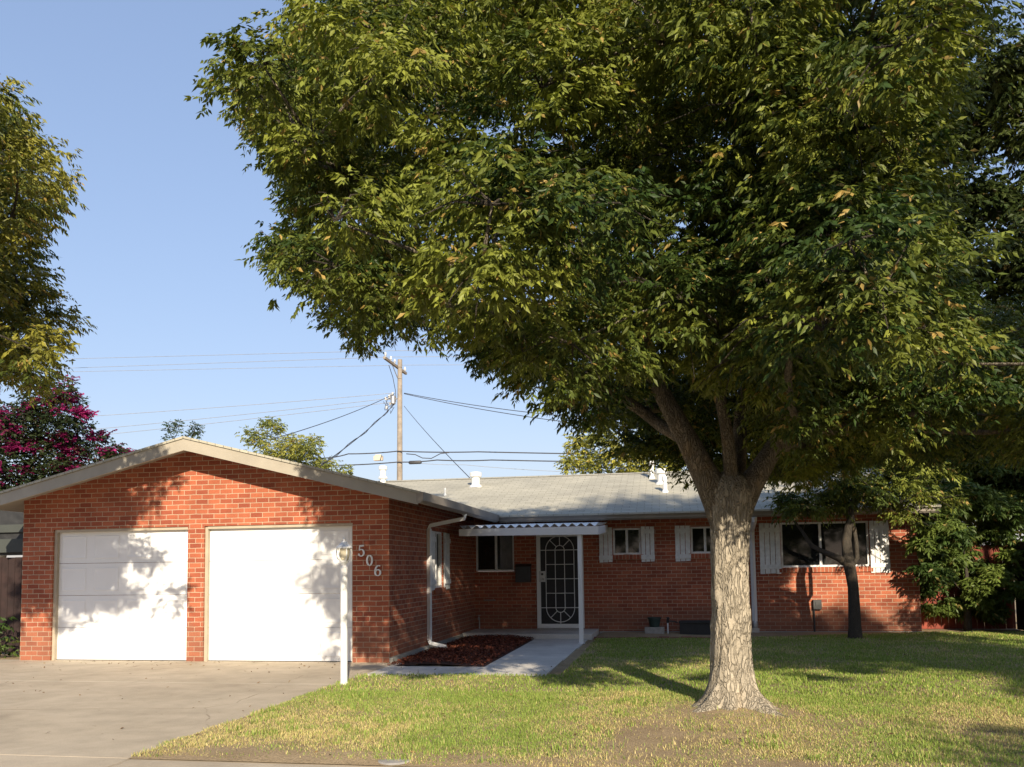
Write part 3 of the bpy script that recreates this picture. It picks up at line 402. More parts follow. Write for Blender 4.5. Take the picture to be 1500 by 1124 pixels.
vs = [(x, y, -.01+.05*math.sin(math.pi*max(0, min(1, (x-.1)/1.45)))) for y in gy for x in gx]
s.add(vs, [(j*14+i, j*14+i+1, (j+1)*14+i+1, (j+1)*14+i) for j in range(29) for i in range(13)])
setting('planting_bed', s, simple('dark_mulch', (.07, .028, .018), .95, .4, 25, .5))
tag(flakes('bark_mulch', 9000, bedpos, (.012, .04), .38, [(.21, .062, .036), (.14, .042, .026), (.28, .095, .052), (.08, .03, .02)], M['chips'], .03, .5, 5), 'loose red brown bark chips covering the bed beside the garage wall', 'mulch', kind='stuff')
def litpos(rg, n):
    x = np.concatenate([rg.uniform(-6, .1, n//7), rg.uniform(.2, 9, n-n//7)]); y = np.concatenate([np.where(rg.random(n//7) < .6, -rg.exponential(.35, n//7)-.02, rg.uniform(-6, 0, n//7)), rg.uniform(-6.4, 4, n-n//7)])
    k = ~((x > .1) & (x < 2.7) & (y > -.4)); return np.stack([x, y, np.where(x < .13, .004, .03)], 1)[k]
tag(flakes('fallen_leaves', 900, litpos, (.012, .03), .45, [(.20, .12, .05), (.26, .17, .07), (.13, .075, .035)], M['litter'], .012, .35, 6), 'few dry brown leaves scattered over the driveway and lawn', 'fallen leaves', kind='stuff')

# ------------------------------------------------------------------ the house
D = 5.86
house = empty('brick_house', (0, 0, 0), 'single storey red brick house with two white garage doors and grey shingle roof', 'house')
def part(name, mb, m, parent=house, **k): return mb.build(name, m, parent, **k)
def wall_grid(mb, P, u0, u1, z0, z1, holes):
    """P(u, d, z) -> xyz; thickness d in 0..th; only outer faces and reveals"""
    th = .2; us = sorted({u0, u1, *[h[0] for h in holes], *[h[1] for h in holes]}); zs = sorted({z0, z1, *[h[2] for h in holes], *[h[3] for h in holes]})
    fill = lambda i, j: 0 <= i < len(us)-1 and 0 <= j < len(zs)-1 and not any(h[0] < (us[i]+us[i+1])/2 < h[1] and h[2] < (zs[j]+zs[j+1])/2 < h[3] for h in holes)
    for i in range(len(us)-1):
        for j in range(len(zs)-1):
            if not fill(i, j): continue
            a, c, e, f = us[i], us[i+1], zs[j], zs[j+1]
            q = lambda *pp: mb.add([P(*p) for p in pp], [(0, 1, 2, 3)])
            q((a,0,e),(c,0,e),(c,0,f),(a,0,f)); q((a,th,e),(a,th,f),(c,th,f),(c,th,e))
            if not fill(i-1, j): q((a,th,e),(a,0,e),(a,0,f),(a,th,f))
            if not fill(i+1, j): q((c,0,e),(c,th,e),(c,th,f),(c,0,f))
            if not fill(i, j-1): q((a,0,e),(a,th,e),(c,th,e),(c,0,e))
            if not fill(i, j+1): q((a,0,f),(c,0,f),(c,th,f),(a,th,f))
GL = -6.32
DOORS = [(-5.76, -3.343, 2.13), (-3.062, -.583, 2.13)]
zr = lambda x: 3.48-(.255*(x+3.1) if x > -3.1 else .24*(-3.1-x))
w = MB()
wall_grid(w, lambda u, d, z: (u, d, z), GL, 0, -.1, 2.2, [(a, b_, -.1, h) for a, b_, h in DOORS])
w.prism([(GL, 0, 2.2), (0, 0, 2.2), (0, 0, zr(0)-.05), (-3.1, 0, 3.43), (GL, 0, zr(GL)-.05)], (0, .2, 0))
part('garage_front_wall', w, M['brick'])
w = MB(); wall_grid(w, lambda u, d, z: (-d, u, z), .2, 5.86, .0, 2.66, [(2.55, 3.2, 1.06, 2.10)]); part('garage_side_wall', w, M['brick'])
w = MB(); w.box(GL, GL+.2, .2, 12, -.1, 2.6); part('garage_far_wall', w, M['brick'])
WINS = [(.03, .885, 1.34, 2.16), (3.03, 3.62, 1.66, 2.225), (4.66, 5.25, 1.66, 2.225), (6.475, 8.20, 1.345, 2.27)]
DOORX = (1.38, 2.394)
w = MB(); wall_grid(w, lambda u, d, z: (u, D+d, z), 0, 9.12, -.1, 2.66, WINS+[(DOORX[0], DOORX[1], -.1, 2.16)]); part('main_wall', w, M['brick'])
w = MB().box(8.92, 9.12, D+.2, 13.2, -.1, 2.6); part('end_wall', w, M['brick'])
part('foundation', MB().box(0.0, .055, .0, 4.6, -.05, .075), M['found']); part('foundation', MB().box(2.71, 9.15, D-.04, D, -.05, .045), M['found'])
# roofs
RS = .294
mr = lambda y: 2.52+RS*(y-5.15)
rf = MB()
rf.prism([(-3.1, -.575, 3.49), (.66, -.575, 3.49-.255*3.76), (.66, 5.2, 3.49-.255*3.76), (-3.1, 8.44, 3.49)], (0, 0, -.035))
part('garage_roof', rf, M['shingle_side'])
rf = MB(); rf.prism([(-3.1, -.575, 3.491), (-3.1, 9.4, 3.491), (-6.9, 9.4, 3.491-.24*3.8), (-6.9, -.575, 3.491-.24*3.8)], (0, 0, -.035)); part('garage_roof', rf, M['shingle_side'])
rf = MB(); rf.prism([(.60, 5.10, mr(5.10)), (9.37, 5.10, mr(5.10)), (9.37, 9.47, mr(9.47)), (-7.2, 9.47, mr(9.47)), (-7.2, 8.46, mr(8.46)), (-3.1, 8.46, mr(8.46))], (0, 0, -.035)); part('main_roof', rf, M['shingle'])
rf = MB(); rf.prism([(-7.2, 9.47, mr(9.47)), (9.37, 9.47, mr(9.47)), (9.37, 13.8, 2.5), (-7.2, 13.8, 2.5)], (0, 0, -.035)); part('main_roof', rf, M['shingle'])
rc = MB(); rc.prism([(-7.2, 9.32, mr(9.47)-.03), (-7.2, 9.47, mr(9.47)+.016), (-7.2, 9.62, mr(9.47)-.03)], (16.57, 0, 0)); part('ridge_cap', rc, M['shingle'])
fb = MB()
zt = lambda x: zr(x)-.028
fb.prism([(-3.1, -.554, 3.452), (.62, -.554, zt(.62)), (.62, -.554, zt(.62)-.165), (-3.1, -.554, 3.452-.178)], (0, .04, 0))
part('bargeboard', fb, M['cream'])
fb = MB(); fb.prism([(-3.1, -.554, 3.452), (-6.9, -.554, zt(-6.9)), (-6.9, -.554, zt(-6.9)-.178), (-3.1, -.554, 3.452-.178)], (0, .04, 0)); part('bargeboard', fb, M['cream'])
sf = MB()
sf.prism([(-3.1, -.51, 3.40), (.58, -.51, 3.40-.255*3.68), (.58, 5.1, 3.40-.255*3.68), (-3.1, 5.1, 3.40)], (0, 0, .02))
sf.prism([(-3.1, -.51, 3.40), (-3.1, 5.1, 3.40), (-6.9, 5.1, 3.40-.24*3.8), (-6.9, -.51, 3.40-.24*3.8)], (0, 0, .02))
sf.box(.62, 9.3, 5.2, D-.002, 2.44, 2.46)
part('soffit', sf, M['soffit'])
def gutter(prof_pts, vec, name='gutter'): return part(name, MB().prism(prof_pts, vec), M['taupe'])
gutter([(.60, -.56, 2.365), (.665, -.56, 2.365), (.70, -.56, 2.40), (.712, -.56, 2.52), (.60, -.56, 2.52)], (0, 5.70, 0))
gutter([(.70, 5.26, 2.365), (.70, 5.20, 2.365), (.70, 5.165, 2.40), (.70, 5.148, 2.52), (.70, 5.26, 2.52)], (8.67, 0, 0))
fb = MB().box(9.30, 9.37, 5.27, 9.4, 2.33, 2.40); 
ds = MB(); ds.bar([(.64, 2.28, 2.37), (.64, 2.26, 2.29), (.06, 2.10, 2.17), (.045, 2.08, 2.10), (.045, 2.06, .17)], .065, .065)
ds.bar([(.045, 2.06, .16), (.07, 2.05, .10), (.36, 1.98, .045)], .07, .07); part('downspout', ds, M['white'])
ds = MB(); ds.bar([(5.90, 5.20, 2.36), (5.90, 5.24, 2.29), (5.90, D-.06, 2.12), (5.90, D-.05, 2.05), (5.905, D-.05, .14)], .075, .075); dso = part('downspout', ds, M['white'])
bt = MB().box(5.83, 5.98, D-.13, D-.005, -.02, .11); bt.lathe([(.045, 0), (.06, .05), (.06, .12), (.048, .16)], 12, (5.905, D-.06, .09)); part('drain_boot', bt, M['steel'], dso)
# garage doors: four sections of raised panels
for a, b_, h in DOORS:
    d = MB(); yf = .10; n = 4; x0, x1 = a+.025, b_-.02; hh = (h-.035)/n
    for k in range(n):
        z0 = .004+k*hh; z1 = z0+hh-.006; d.box(x0, x1, yf, yf+.05, z0, z1)
        for c in range(4):
            pw = (x1-x0)/4; p0 = x0+c*pw+.07; p1 = x0+(c+1)*pw-.07; q0 = z0+.07; q1 = z1-.07; e = .032
            d.add([(p0,yf-.002,q0),(p1,yf-.002,q0),(p1,yf-.002,q1),(p0,yf-.002,q1),(p0+.012,yf-.007,q0+.012),(p1-.012,yf-.007,q0+.012),(p1-.012,yf-.007,q1-.012),(p0+.012,yf-.007,q1-.012),
                   (p0+.05,yf-.003,q0+.05),(p1-.05,yf-.003,q0+.05),(p1-.05,yf-.003,q1-.05),(p0+.05,yf-.003,q1-.05)],
                  [(0,1,5,4),(1,2,6,5),(2,3,7,6),(3,0,4,7),(4,5,9,8),(5,6,10,9),(6,7,11,10),(7,4,8,11),(8,9,10,11)])
    do = part('garage_door', d, M['door'])
    fr = MB().box(a+.002, a+.05, .035, .098, 0, h-.002); fr.box(b_-.03, b_-.002, .05, .098, 0, h-.05); fr.box(a+.05, b_-.002, .02, .098, h-.045, h-.002); part('door_jamb', fr, M['tan'], do)
    part('bottom_seal', MB().box(x0, x1, .092, .15, -.004, .012), M['iron'], do)
# windows: slim white aluminium sliders
def window(P, u0, u1, z0, z1, mull, sill=True, curtain=False):
    """P maps (u, d, z), d = depth behind the brick face"""
    def bx(mb, ua, ub, d0, d1, za, zb):
        c = [P(u, d, z) for u in (ua, ub) for d in (d0, d1) for z in (za, zb)]
        xs_, ys_, zs_ = zip(*c); mb.box(min(xs_), max(xs_), min(ys_), max(ys_), min(zs_), max(zs_))
    fw_ = .04; f = MB(); g_ = .003
    bx(f, u0+g_, u0+fw_, .03, .12, z0+g_, z1-g_); bx(f, u1-fw_, u1-g_, .03, .12, z0+g_, z1-g_); bx(f, u0+fw_, u1-fw_, .03, .12, z0+g_, z0+fw_); bx(f, u0+fw_, u1-fw_, .03, .12, z1-fw_, z1-g_)
    um = u0+(u1-u0)*mull; bx(f, um-.025, um+.025, .045, .11, z0+fw_, z1-fw_)
    fo = part('window', f, M['shut'])
    for ua, ub, dd in ((u0+fw_, um-.025, .075), (um+.025, u1-fw_, .085)):
        p = MB(); bx(p, ua, ub, dd, dd+.008, z0+fw_, z1-fw_); part('pane', p, M['glass'], fo)
    if curtain:
        c = MB(); n = 24
        for k in range(n):
            ua = um+.03+(u1-.045-um-.03)*k/n; ub = um+.03+(u1-.045-um-.03)*(k+1)/n
        # folded cloth seen against the glass
        pts = [P(um+.09+(u1-.05-um-.09)*k/40, .070+.006*math.sin(k*1.25), z0+.045) for k in range(41)]; top = [(p[0], p[1], z1-.045) for p in pts]
        c.add(pts+top, [(k, k+1, 42+k, 41+k) for k in range(40)]); part('curtain', c, M['curtain'], fo)
    if sill:
        s_ = MB(); bx(s_, u0-.05, u1+.05, -.035, .03, z0-.105, z0-.002); part('sill', s_, M['rowlock'], fo)
    return fo
PF = lambda u, d, z: (u, D+d, z)
PS = lambda u, d, z: (-d, u, z)
window(PF, *WINS[0], .52, sill=False, curtain=True); window(PF, *WINS[1], .5); window(PF, *WINS[2], .5); window(PF, *WINS[3], .455)
window(PS, 2.55, 3.2, 1.06, 2.10, .5)
def shutter(P, u0, u1, z0, z1, boards):
    s_ = MB(); wd = (u1-u0)/boards
    def bx(ua, ub, d0, d1, za, zb):
        c = [P(u, d, z) for u in (ua, ub) for d in (d0, d1) for z in (za, zb)]; a_, b2, c2 = zip(*c); s_.box(min(a_), max(a_), min(b2), max(b2), min(c2), max(c2))
    for k in range(boards):
        zz = .004*((k*7) % 3); bx(u0+k*wd+.006, u0+(k+1)*wd-.006, -.026, -.004, z0+zz, z1-zz)
    for zc in (z0+.14*(z1-z0), z1-.14*(z1-z0)): bx(u0, u1, -.046, -.0265, zc-.045, zc+.045)
    return part('shutter', s_, M['shut'])
for u0, u1 in ((2.735, 3.022), (3.624, 3.908), (4.333, 4.652), (5.255, 5.56)): shutter(PF, u0, u1, 1.497, 2.25, 3)
for u0, u1 in ((6.046, 6.468), (8.205, 8.575)): shutter(PF, u0, u1, 1.215, 2.265, 4)
for u0, u1 in ((2.205, 2.54), (3.21, 3.60)): shutter(PS, u0, u1, 1.02, 2.09, 3)
# front security door
x0, x1 = DOORX; zb, zt_ = .115, 2.15; dY = D-.045
f = MB(); f.box(x0, x0+.085, dY, dY+.05, zb, zt_); f.box(x1-.085, x1, dY, dY+.05, zb, zt_); f.box(x0+.085, x1-.085, dY, dY+.05, zb, zb+.085); f.box(x0+.085, x1-.085, dY, dY+.05, zt_-.085, zt_)
sdoor = part('security_door', f, M['white'], bevel=.004)
part('screen', MB().box(x0+.085, x1-.085, D+.0, D+.012, zb+.085, zt_-.085), M['screen'], sdoor)
gr = MB(); cx = (x0+x1)/2; yg = D-.022; rb = .0085
def arch(hw, zlo, zhi):
    pts = [(cx-hw, yg, zlo)]+[(cx-hw*math.cos(a), yg, zhi+hw*math.sin(a)) for a in np.linspace(0, math.pi, 15)]+[(cx+hw, yg, zlo)]+[(cx+hw*math.cos(a), yg, zlo-hw*math.sin(a)) for a in np.linspace(0, math.pi, 15)[1:]]
    gr.tube(pts, rb, 6)
zlo, zhi = .115+.43, 2.15-.37
arch(.305, zlo, zhi); arch(.10, zlo, zhi)
for k, zz in enumerate(np.linspace(zlo, zhi, 5)):
    hw = .42 if k in (0, 2, 4) else .305; gr.tube([(cx-hw, yg+.004, zz), (cx+hw, yg+.004, zz)], rb, 6)
for a in (45, 90, 135):
    for s1, zc in ((1, zhi), (-1, zlo)): gr.tube([(cx+.10*math.cos(R(a)), yg, zc+s1*.10*math.sin(R(a))), (cx+(.305 if a != 90 else .305)*math.cos(R(a)), yg, zc+s1*(.305 if a != 90 else .36)*math.sin(R(a)))], rb, 6)
part('grille', gr, M['white'], sdoor)
lk = MB().box(x0+.06, x0+.19, dY-.014, dY, 1.10, 1.33); lk.lathe([(.028, 0), (.028, .03), (.012, .035), (.03, .06), (.02, .075)], 12, (0, 0, 0))
n0 = len(lk.v)-12*5
for i in range(n0, len(lk.v)): p = lk.v[i]; lk.v[i] = (x0+.125+p[0], dY-.014-p[2], 1.16+p[1])
part('lock_plate', lk, M['steel'], sdoor)
dbolt = MB().lathe([(.026, 0), (.026, .02), (.018, .026)], 12)
dbolt.v = [(x0+.125+p[0], dY-.014-p[2], 1.265+p[1]) for p in dbolt.v]; part('deadbolt', dbolt, M['iron'], sdoor)
part('threshold', MB().box(x0, x1, D-.10, D, .096, .114), M['block'], sdoor)
# corrugated porch awning
aw = MB(); n = 150; xa, xb = .30, 2.93; yf, yb = 3.28, D-.005
zf, zbk = 2.185, 2.335; rows = []
for k in range(n+1):
    x = xa+(xb-xa)*k/n; c = .028*math.cos(2*math.pi*(x-xa)/.165); rows.append([(x, yf, zf+c), (x, yb, zbk+c)])
vs = [p for r_ in rows for p in r_]; vs2 = [(p[0], p[1], p[2]+.006) for p in vs]; m0 = len(vs)
fs = [(2*k, 2*k+1, 2*k+3, 2*k+2) for k in range(n)]+[(m0+2*k, m0+2*k+2, m0+2*k+3, m0+2*k+1) for k in range(n)]+[(2*k, 2*k+2, m0+2*k+2, m0+2*k) for k in range(n)]
aw.add(vs+vs2, fs); awo = part('porch_awning', aw, M['white'])
part('awning_fascia', MB().prism([(xa, 3.24, 2.02), (xb, 3.24, 2.0), (xb, 3.24, 2.155), (xa, 3.24, 2.15)], (0, .045, 0)).prism([(xb, 3.285, 2.0), (xb, yb, 2.15), (xb, yb, 2.30), (xb, 3.285, 2.155)], (-.03, 0, 0)).prism([(xa, 3.285, 2.02), (xa, yb, 2.17), (xa, yb, 2.30), (xa, 3.285, 2.15)], (.03, 0, 0)), M['white'], awo)
part('awning_post', MB().box(2.535, 2.615, 3.29, 3.37, .0, 2.16).box(2.515, 2.635, 3.27, 3.39, .0, .02), M['white'], awo, bevel=.004)
# small fittings
pl = MB().lathe([(.055, 0), (.06, -.02), (.03, -.04), (.03, -.06), (.05, -.08), (.055, -.13), (.03, -.17)], 14, (1.07, 5.4, 2.30)); part('porch_light', pl, M['white'])
mb_ = MB().box(.93, 1.26, D-.14, D-.003, 1.10, 1.44); mb_.prism([(.92, D-.16, 1.44), (.92, D-.003, 1.44), (.92, D-.003, 1.50)], (.35, 0, 0)); part('wall_mailbox', mb_, M['iron'], bevel=.006)
ub = MB().box(7.06, 7.22, D-.09, D-.003, .49, .68); ub.tube([(7.075, D-.03, .49), (7.075, D-.03, -.02)], .018, 8); ub.box(7.10, 7.18, D-.10, D-.09, .56, .64); part('electric_box', ub, M['iron'])
hb = MB().tube([(.12, D-.10, .0), (.12, D-.10, .33), (.12, D-.17, .36), (.12, D-.2, .30)], .014, 8); hb.lathe([(.03, 0), (.03, .012)], 10, (.12, D-.12, .385)); part('hose_tap', hb, M['steel'])
part('shading_strip', MB().box(.22, .46, D-.10, D-.003, .70, .73), M['taupe'])  # strip added where the wall shows only shading
# house number, calligraphic strokes in relief
def stroke(mb, pts, thick, thin, yo):
    L, Rr = [], []
    for i, (x, z) in enumerate(pts):
        a = pts[max(i-1, 0)]; c = pts[min(i+1, len(pts)-1)]; dx, dz = c[0]-a[0], c[1]-a[1]; l = math.hypot(dx, dz) or 1
        w_ = (thin+(thick-thin)*abs(dz/l)**1.5)/2; L.append((x-dz/l*w_, z+dx/l*w_)); Rr.append((x+dz/l*w_, z-dx/l*w_))
    n = len(pts); vs = [(x, yo, z) for x, z in L]+[(x, yo, z) for x, z in Rr]+[(x, yo+.016, z) for x, z in L]+[(x, yo+.016, z) for x, z in Rr]
    fs = []
    for i in range(n-1): fs += [(i, i+1, n+i+1, n+i), (2*n+i, 3*n+i, 3*n+i+1, 2*n+i+1), (i, 2*n+i, 2*n+i+1, i+1), (n+i, n+i+1, 3*n+i+1, 3*n+i)]
    fs += [(0, n, 3*n, 2*n), (n-1, 3*n-1, 4*n-1, 2*n-1)]
    mb.add(vs, fs)
def ell(cx, cz, rx, rz, a0, a1, n=28): return [(cx+rx*math.cos(R(a0+(a1-a0)*k/n)), cz+rz*math.sin(R(a0+(a1-a0)*k/n))) for k in range(n+1)]
for ch, cx_, cz_ in (('5', -.435, 1.696), ('0', -.304, 1.548), ('6', -.173, 1.391)):
    d = MB(); h = .165; y = -.024
    if ch == '0': stroke(d, ell(cx_, cz_, .040, h/2-.006, 90, 450), .027, .012, y)
    if ch == '6':
        stroke(d, ell(cx_, cz_-.032, .041, .046, 90, 450), .026, .012, y); stroke(d, [(cx_+.036, cz_+.066), (cx_+.022, cz_+.077), (cx_+.004, cz_+.075)]+ell(cx_+.012, cz_-.02, .053, .095, 100, 190, 14), .026, .011, y-.001)
    if ch == '5':
        stroke(d, [(cx_+.040, cz_+.078), (cx_-.026, cz_+.074)], .02, .024, y); stroke(d, [(cx_-.026, cz_+.080), (cx_-.034, cz_+.006)], .014, .012, y-.001)
        stroke(d, [(cx_-.034, cz_+.006)]+ell(cx_-.004, cz_-.030, .044, .052, 120, -150, 26), .026, .012, y-.002)
        d.lathe([(.013, 0), (.013, .016)], 10); 
        for i in range(len(d.v)-20, len(d.v)): p = d.v[i]; d.v[i] = (cx_-.038+p[0], y-.003+p[2], cz_-.055+p[1])
    d.tube([(cx_, -.012, cz_+.06), (cx_, .0, cz_+.06)], .004, 6)
    tag(part('house_number_digit', d, M['digit']), 'pale metal numeral '+ch)
# roof vents
def roof_vent(x, y, z, h, rad, cap):
    v = MB(); v.lathe([(rad*.72, -.25), (rad*.72, h*.62), (rad*.70, h*.72)], 14, (x, y, z))
    if cap: v.lathe([(rad*.72, h*.66), (rad*1.02, h*.68), (rad*1.05, h*.95), (rad*.9, h), (rad*.3, h*1.01)], 16, (x, y, z))
    o = part('roof_vent', v, M['vent'], smooth=False)
    part('flashing', MB().lathe([(rad*1.15, -.03), (rad*1.05, .02), (rad*.76, .05)], 14, (x, y, z)), M['vent'], o)
for k, (x, y, z, h, rad) in enumerate(VENTS): roof_vent(x, y, z, h, rad, k < 5)

# ------------------------------------------------------------------ lamp post
lp = empty('lamp_post', (.237, -2.446, 0), 'white metal lamp post with glass lantern standing at the lawn corner', 'lamp post')
part('post', MB().lathe([(.05, -.02), (.05, .03), (.043, .04), (.042, 1.40), (.046, 1.41), (.046, 1.43), (.03, 1.455), (.018, 1.47)], 20), M['white'], lp, smooth=False)
ln = MB().lathe([(.022, 1.455), (.035, 1.475), (.03, 1.485), (.052, 1.495), (.056, 1.515), (.05, 1.52)], 16)
ln.lathe([(.088, 1.665), (.102, 1.672), (.098, 1.687), (.062, 1.715), (.036, 1.745), (.02, 1.757), (.014, 1.765), (.018, 1.78), (.008, 1.80), (.004, 1.835)], 16)
for k in range(6):
    a = k*math.pi/3+.2; ca, sa = math.cos(a), math.sin(a); ln.tube([(r_*ca, r_*sa, z) for r_, z in ((.058, 1.515), (.086, 1.56), (.096, 1.61), (.086, 1.668))], .0085, 6)
lno = part('lantern', ln, M['white'], lp)
gp = MB()
for k in range(6):
    a0 = k*math.pi/3+.2; a1 = a0+math.pi/3
    q = [(r_*math.cos(a), r_*math.sin(a), z) for a in (a0, a1) for r_, z in ((.052, 1.522), (.074, 1.662))]; gp.add([q[0], q[2], q[3], q[1]], [(0, 1, 2, 3)])
mgl, t, b = mat('frosted_lantern_glass'); b.inputs['Base Color'].default_value = (.68, .62, .47, 1); b.inputs['Roughness'].default_value = .25; b.inputs['Transmission Weight'].default_value = .35; b.inputs['IOR'].default_value = 1.1
part('lantern_glass', gp, mgl, lno)
part('bulb', MB().lathe([(.012, 1.52), (.014, 1.56), (.018, 1.57), (.016, 1.63), (.006, 1.645)], 12), M['bulb'], lno)
tag(MB().lathe([(.10, -.03), (.105, .008), (.09, .014), (.03, .016)], 18).build('utility_cover', M['block']), 'round concrete cover set in the dry lawn corner beside the driveway', 'utility cover').location = (.42, -6.36, -.004)
uc = MB().lathe([(.135, -.03), (.14, .012), (.12, .022), (.03, .024)], 18).build('utility_cover', M['block']); uc.location = (2.17, -6.38, -.004)
tag(uc, 'round concrete cover at the street edge of the lawn, right of the lamp post', 'utility cover')

# ------------------------------------------------------------------ things along the wall
tag(MB().lathe([(.10, 0), (.125, .16), (.14, .165), (.14, .195), (.118, .195), (.105, .02), (.02, .015)], 18).build('plant_pot', M['green_pot']), 'empty dark green plant pot standing on a grey concrete block', 'pot').location = (3.87, 5.5, .16)
tag(MB().box(-.2, .2, -.1, .1, 0, .16).build('concrete_block', M['block'], bevel=.008), 'grey concrete block under the dark green pot by the brick wall', 'block').location = (3.87, 5.5, -.005)
sp_ = empty('standpipe', (4.14, 5.5, 0), 'white plastic standpipe with dark tap rising beside the concrete block', 'standpipe')
part('pipe', MB().tube([(0, 0, -.03), (0, 0, .24)], .017, 10), M['white'], sp_)
part('tap', MB().tube([(0, .01, .24), (0, 0, .31), (.02, -.02, .34)], .028, 8).tube([(0, 0, .28), (.14, -.03, .27), (.2, -.03, .24)], .014, 8).lathe([(.035, .345), (.035, .36)], 10), M['iron'], sp_)
pb = MB(); n = 4
pb.box(-.36, .36, -.19, -.16, 0, .29); pb.box(-.36, .36, .16, .19, 0, .29); pb.box(-.36, -.33, -.16, .16, 0, .29); pb.box(.33, .36, -.16, .16, 0, .29); pb.box(-.33, .33, -.16, .16, 0, .03); pb.box(-.38, .38, -.21, -.19, .25, .30)
tag(pb.build('planter_box', M['black_box'], bevel=.006), 'long low black planter box standing against the brick wall', 'planter').location = (4.74, 5.45, -.005)
ed = MB(); x = 2.72
while x < 5.4:
    ed.box(x, x+.20, 4.28+random.uniform(-.012, .012), 4.385, -.03, .05+random.uniform(-.008, .008)); x += .208
tag(ed.build('brick_edging', simple('edging_brick', (.24, .10, .07), .9, .3, 5, .2), bevel=.006), 'low row of red bricks edging the lawn below the small windows', 'edging')
hs = MB().tube([(x_, 4.3+max(0, x_-5)*.335+.03*math.sin(x_*2.1), .015) for x_ in np.linspace(5.4, 10.6, 40)], .014, 6)
tag(hs.build('garden_hose', M['iron'], smooth=True), 'black garden hose lying along the lawn edge toward the fence', 'hose')

# ------------------------------------------------------------------ fences
def fence(name, P0, P1, h, bw, m, label, rail=True, post_m=None):
    P0, P1 = Vector(P0), Vector(P1); d = (P1-P0); L = d.length; d.normalize(); nrm = Vector((0, 0, 1)).cross(d)
    root = empty(name, P0, label, 'fence'); b_ = MB(); k = 0; s_ = 0.
    while s_ < L-.02:
        e = min(L, s_+bw-.008); zz = h+random.uniform(-.02, .02); a, c = d*s_, d*e; th = nrm*.02; o = nrm*random.uniform(-.004, .004)
        b_.prism([a+o, c+o, c+o+Vector((0, 0, zz)), a+o+Vector((0, 0, zz))], th); s_ += bw
    part('boards', b_, m, root)
    for zz in (.3, h-.25):
        part('rail', MB().prism([nrm*.03+Vector((0, 0, zz)), d*L+nrm*.03+Vector((0, 0, zz)), d*L+nrm*.03+Vector((0, 0, zz+.09)), nrm*.03+Vector((0, 0, zz+.09))], nrm*.04), m, root)
    for j in range(int(L/2.2)+1):
        p = d*min(L-.1, j*2.2+.05)+nrm*.075; part('fence_post', MB().box(p.x-.045, p.x+.045, p.y-.045, p.y+.045, -.1, h+.05), m, root)
    return root
fence('wooden_fence', (9.16, 7.1, 0), (11.3, 7.1, 0), 1.75, .14, M['fence'], 'red stained board fence behind the bush at the end of the house')
fence('wooden_fence', (11.3, 7.05, 0), (11.3, 3.2, 0), 1.8, .14, M['fence_shaded'], 'red side fence, toned down for shade, running forward at the right edge of the lawn')
sg = empty('side_gate', (-9.6, 1.0, 0), 'dark board gate under a grey beam in the shade left of the garage', 'gate')
bb = MB()
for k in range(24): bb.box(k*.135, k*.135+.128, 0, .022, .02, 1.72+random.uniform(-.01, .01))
part('boards', bb, M['fence_shaded'], sg); part('shade_backing', MB().box(-.1, 3.26, .04, .06, 1.75, 2.75), M['iron'], sg); part('beam', MB().box(-.1, 3.26, -.06, .03, 1.80, 2.04), M['beam'], sg); part('beam', MB().box(-.1, 3.26, -.02, .03, 2.16, 2.30), M['beam'], sg)  # upper sheet added, its black standing for the shade above the gate
for xx in (0, 1.6, 3.14): part('gate_post', MB().box(xx, xx+.1, .03, .13, -.1, 1.8), M['fence_shaded'], sg)

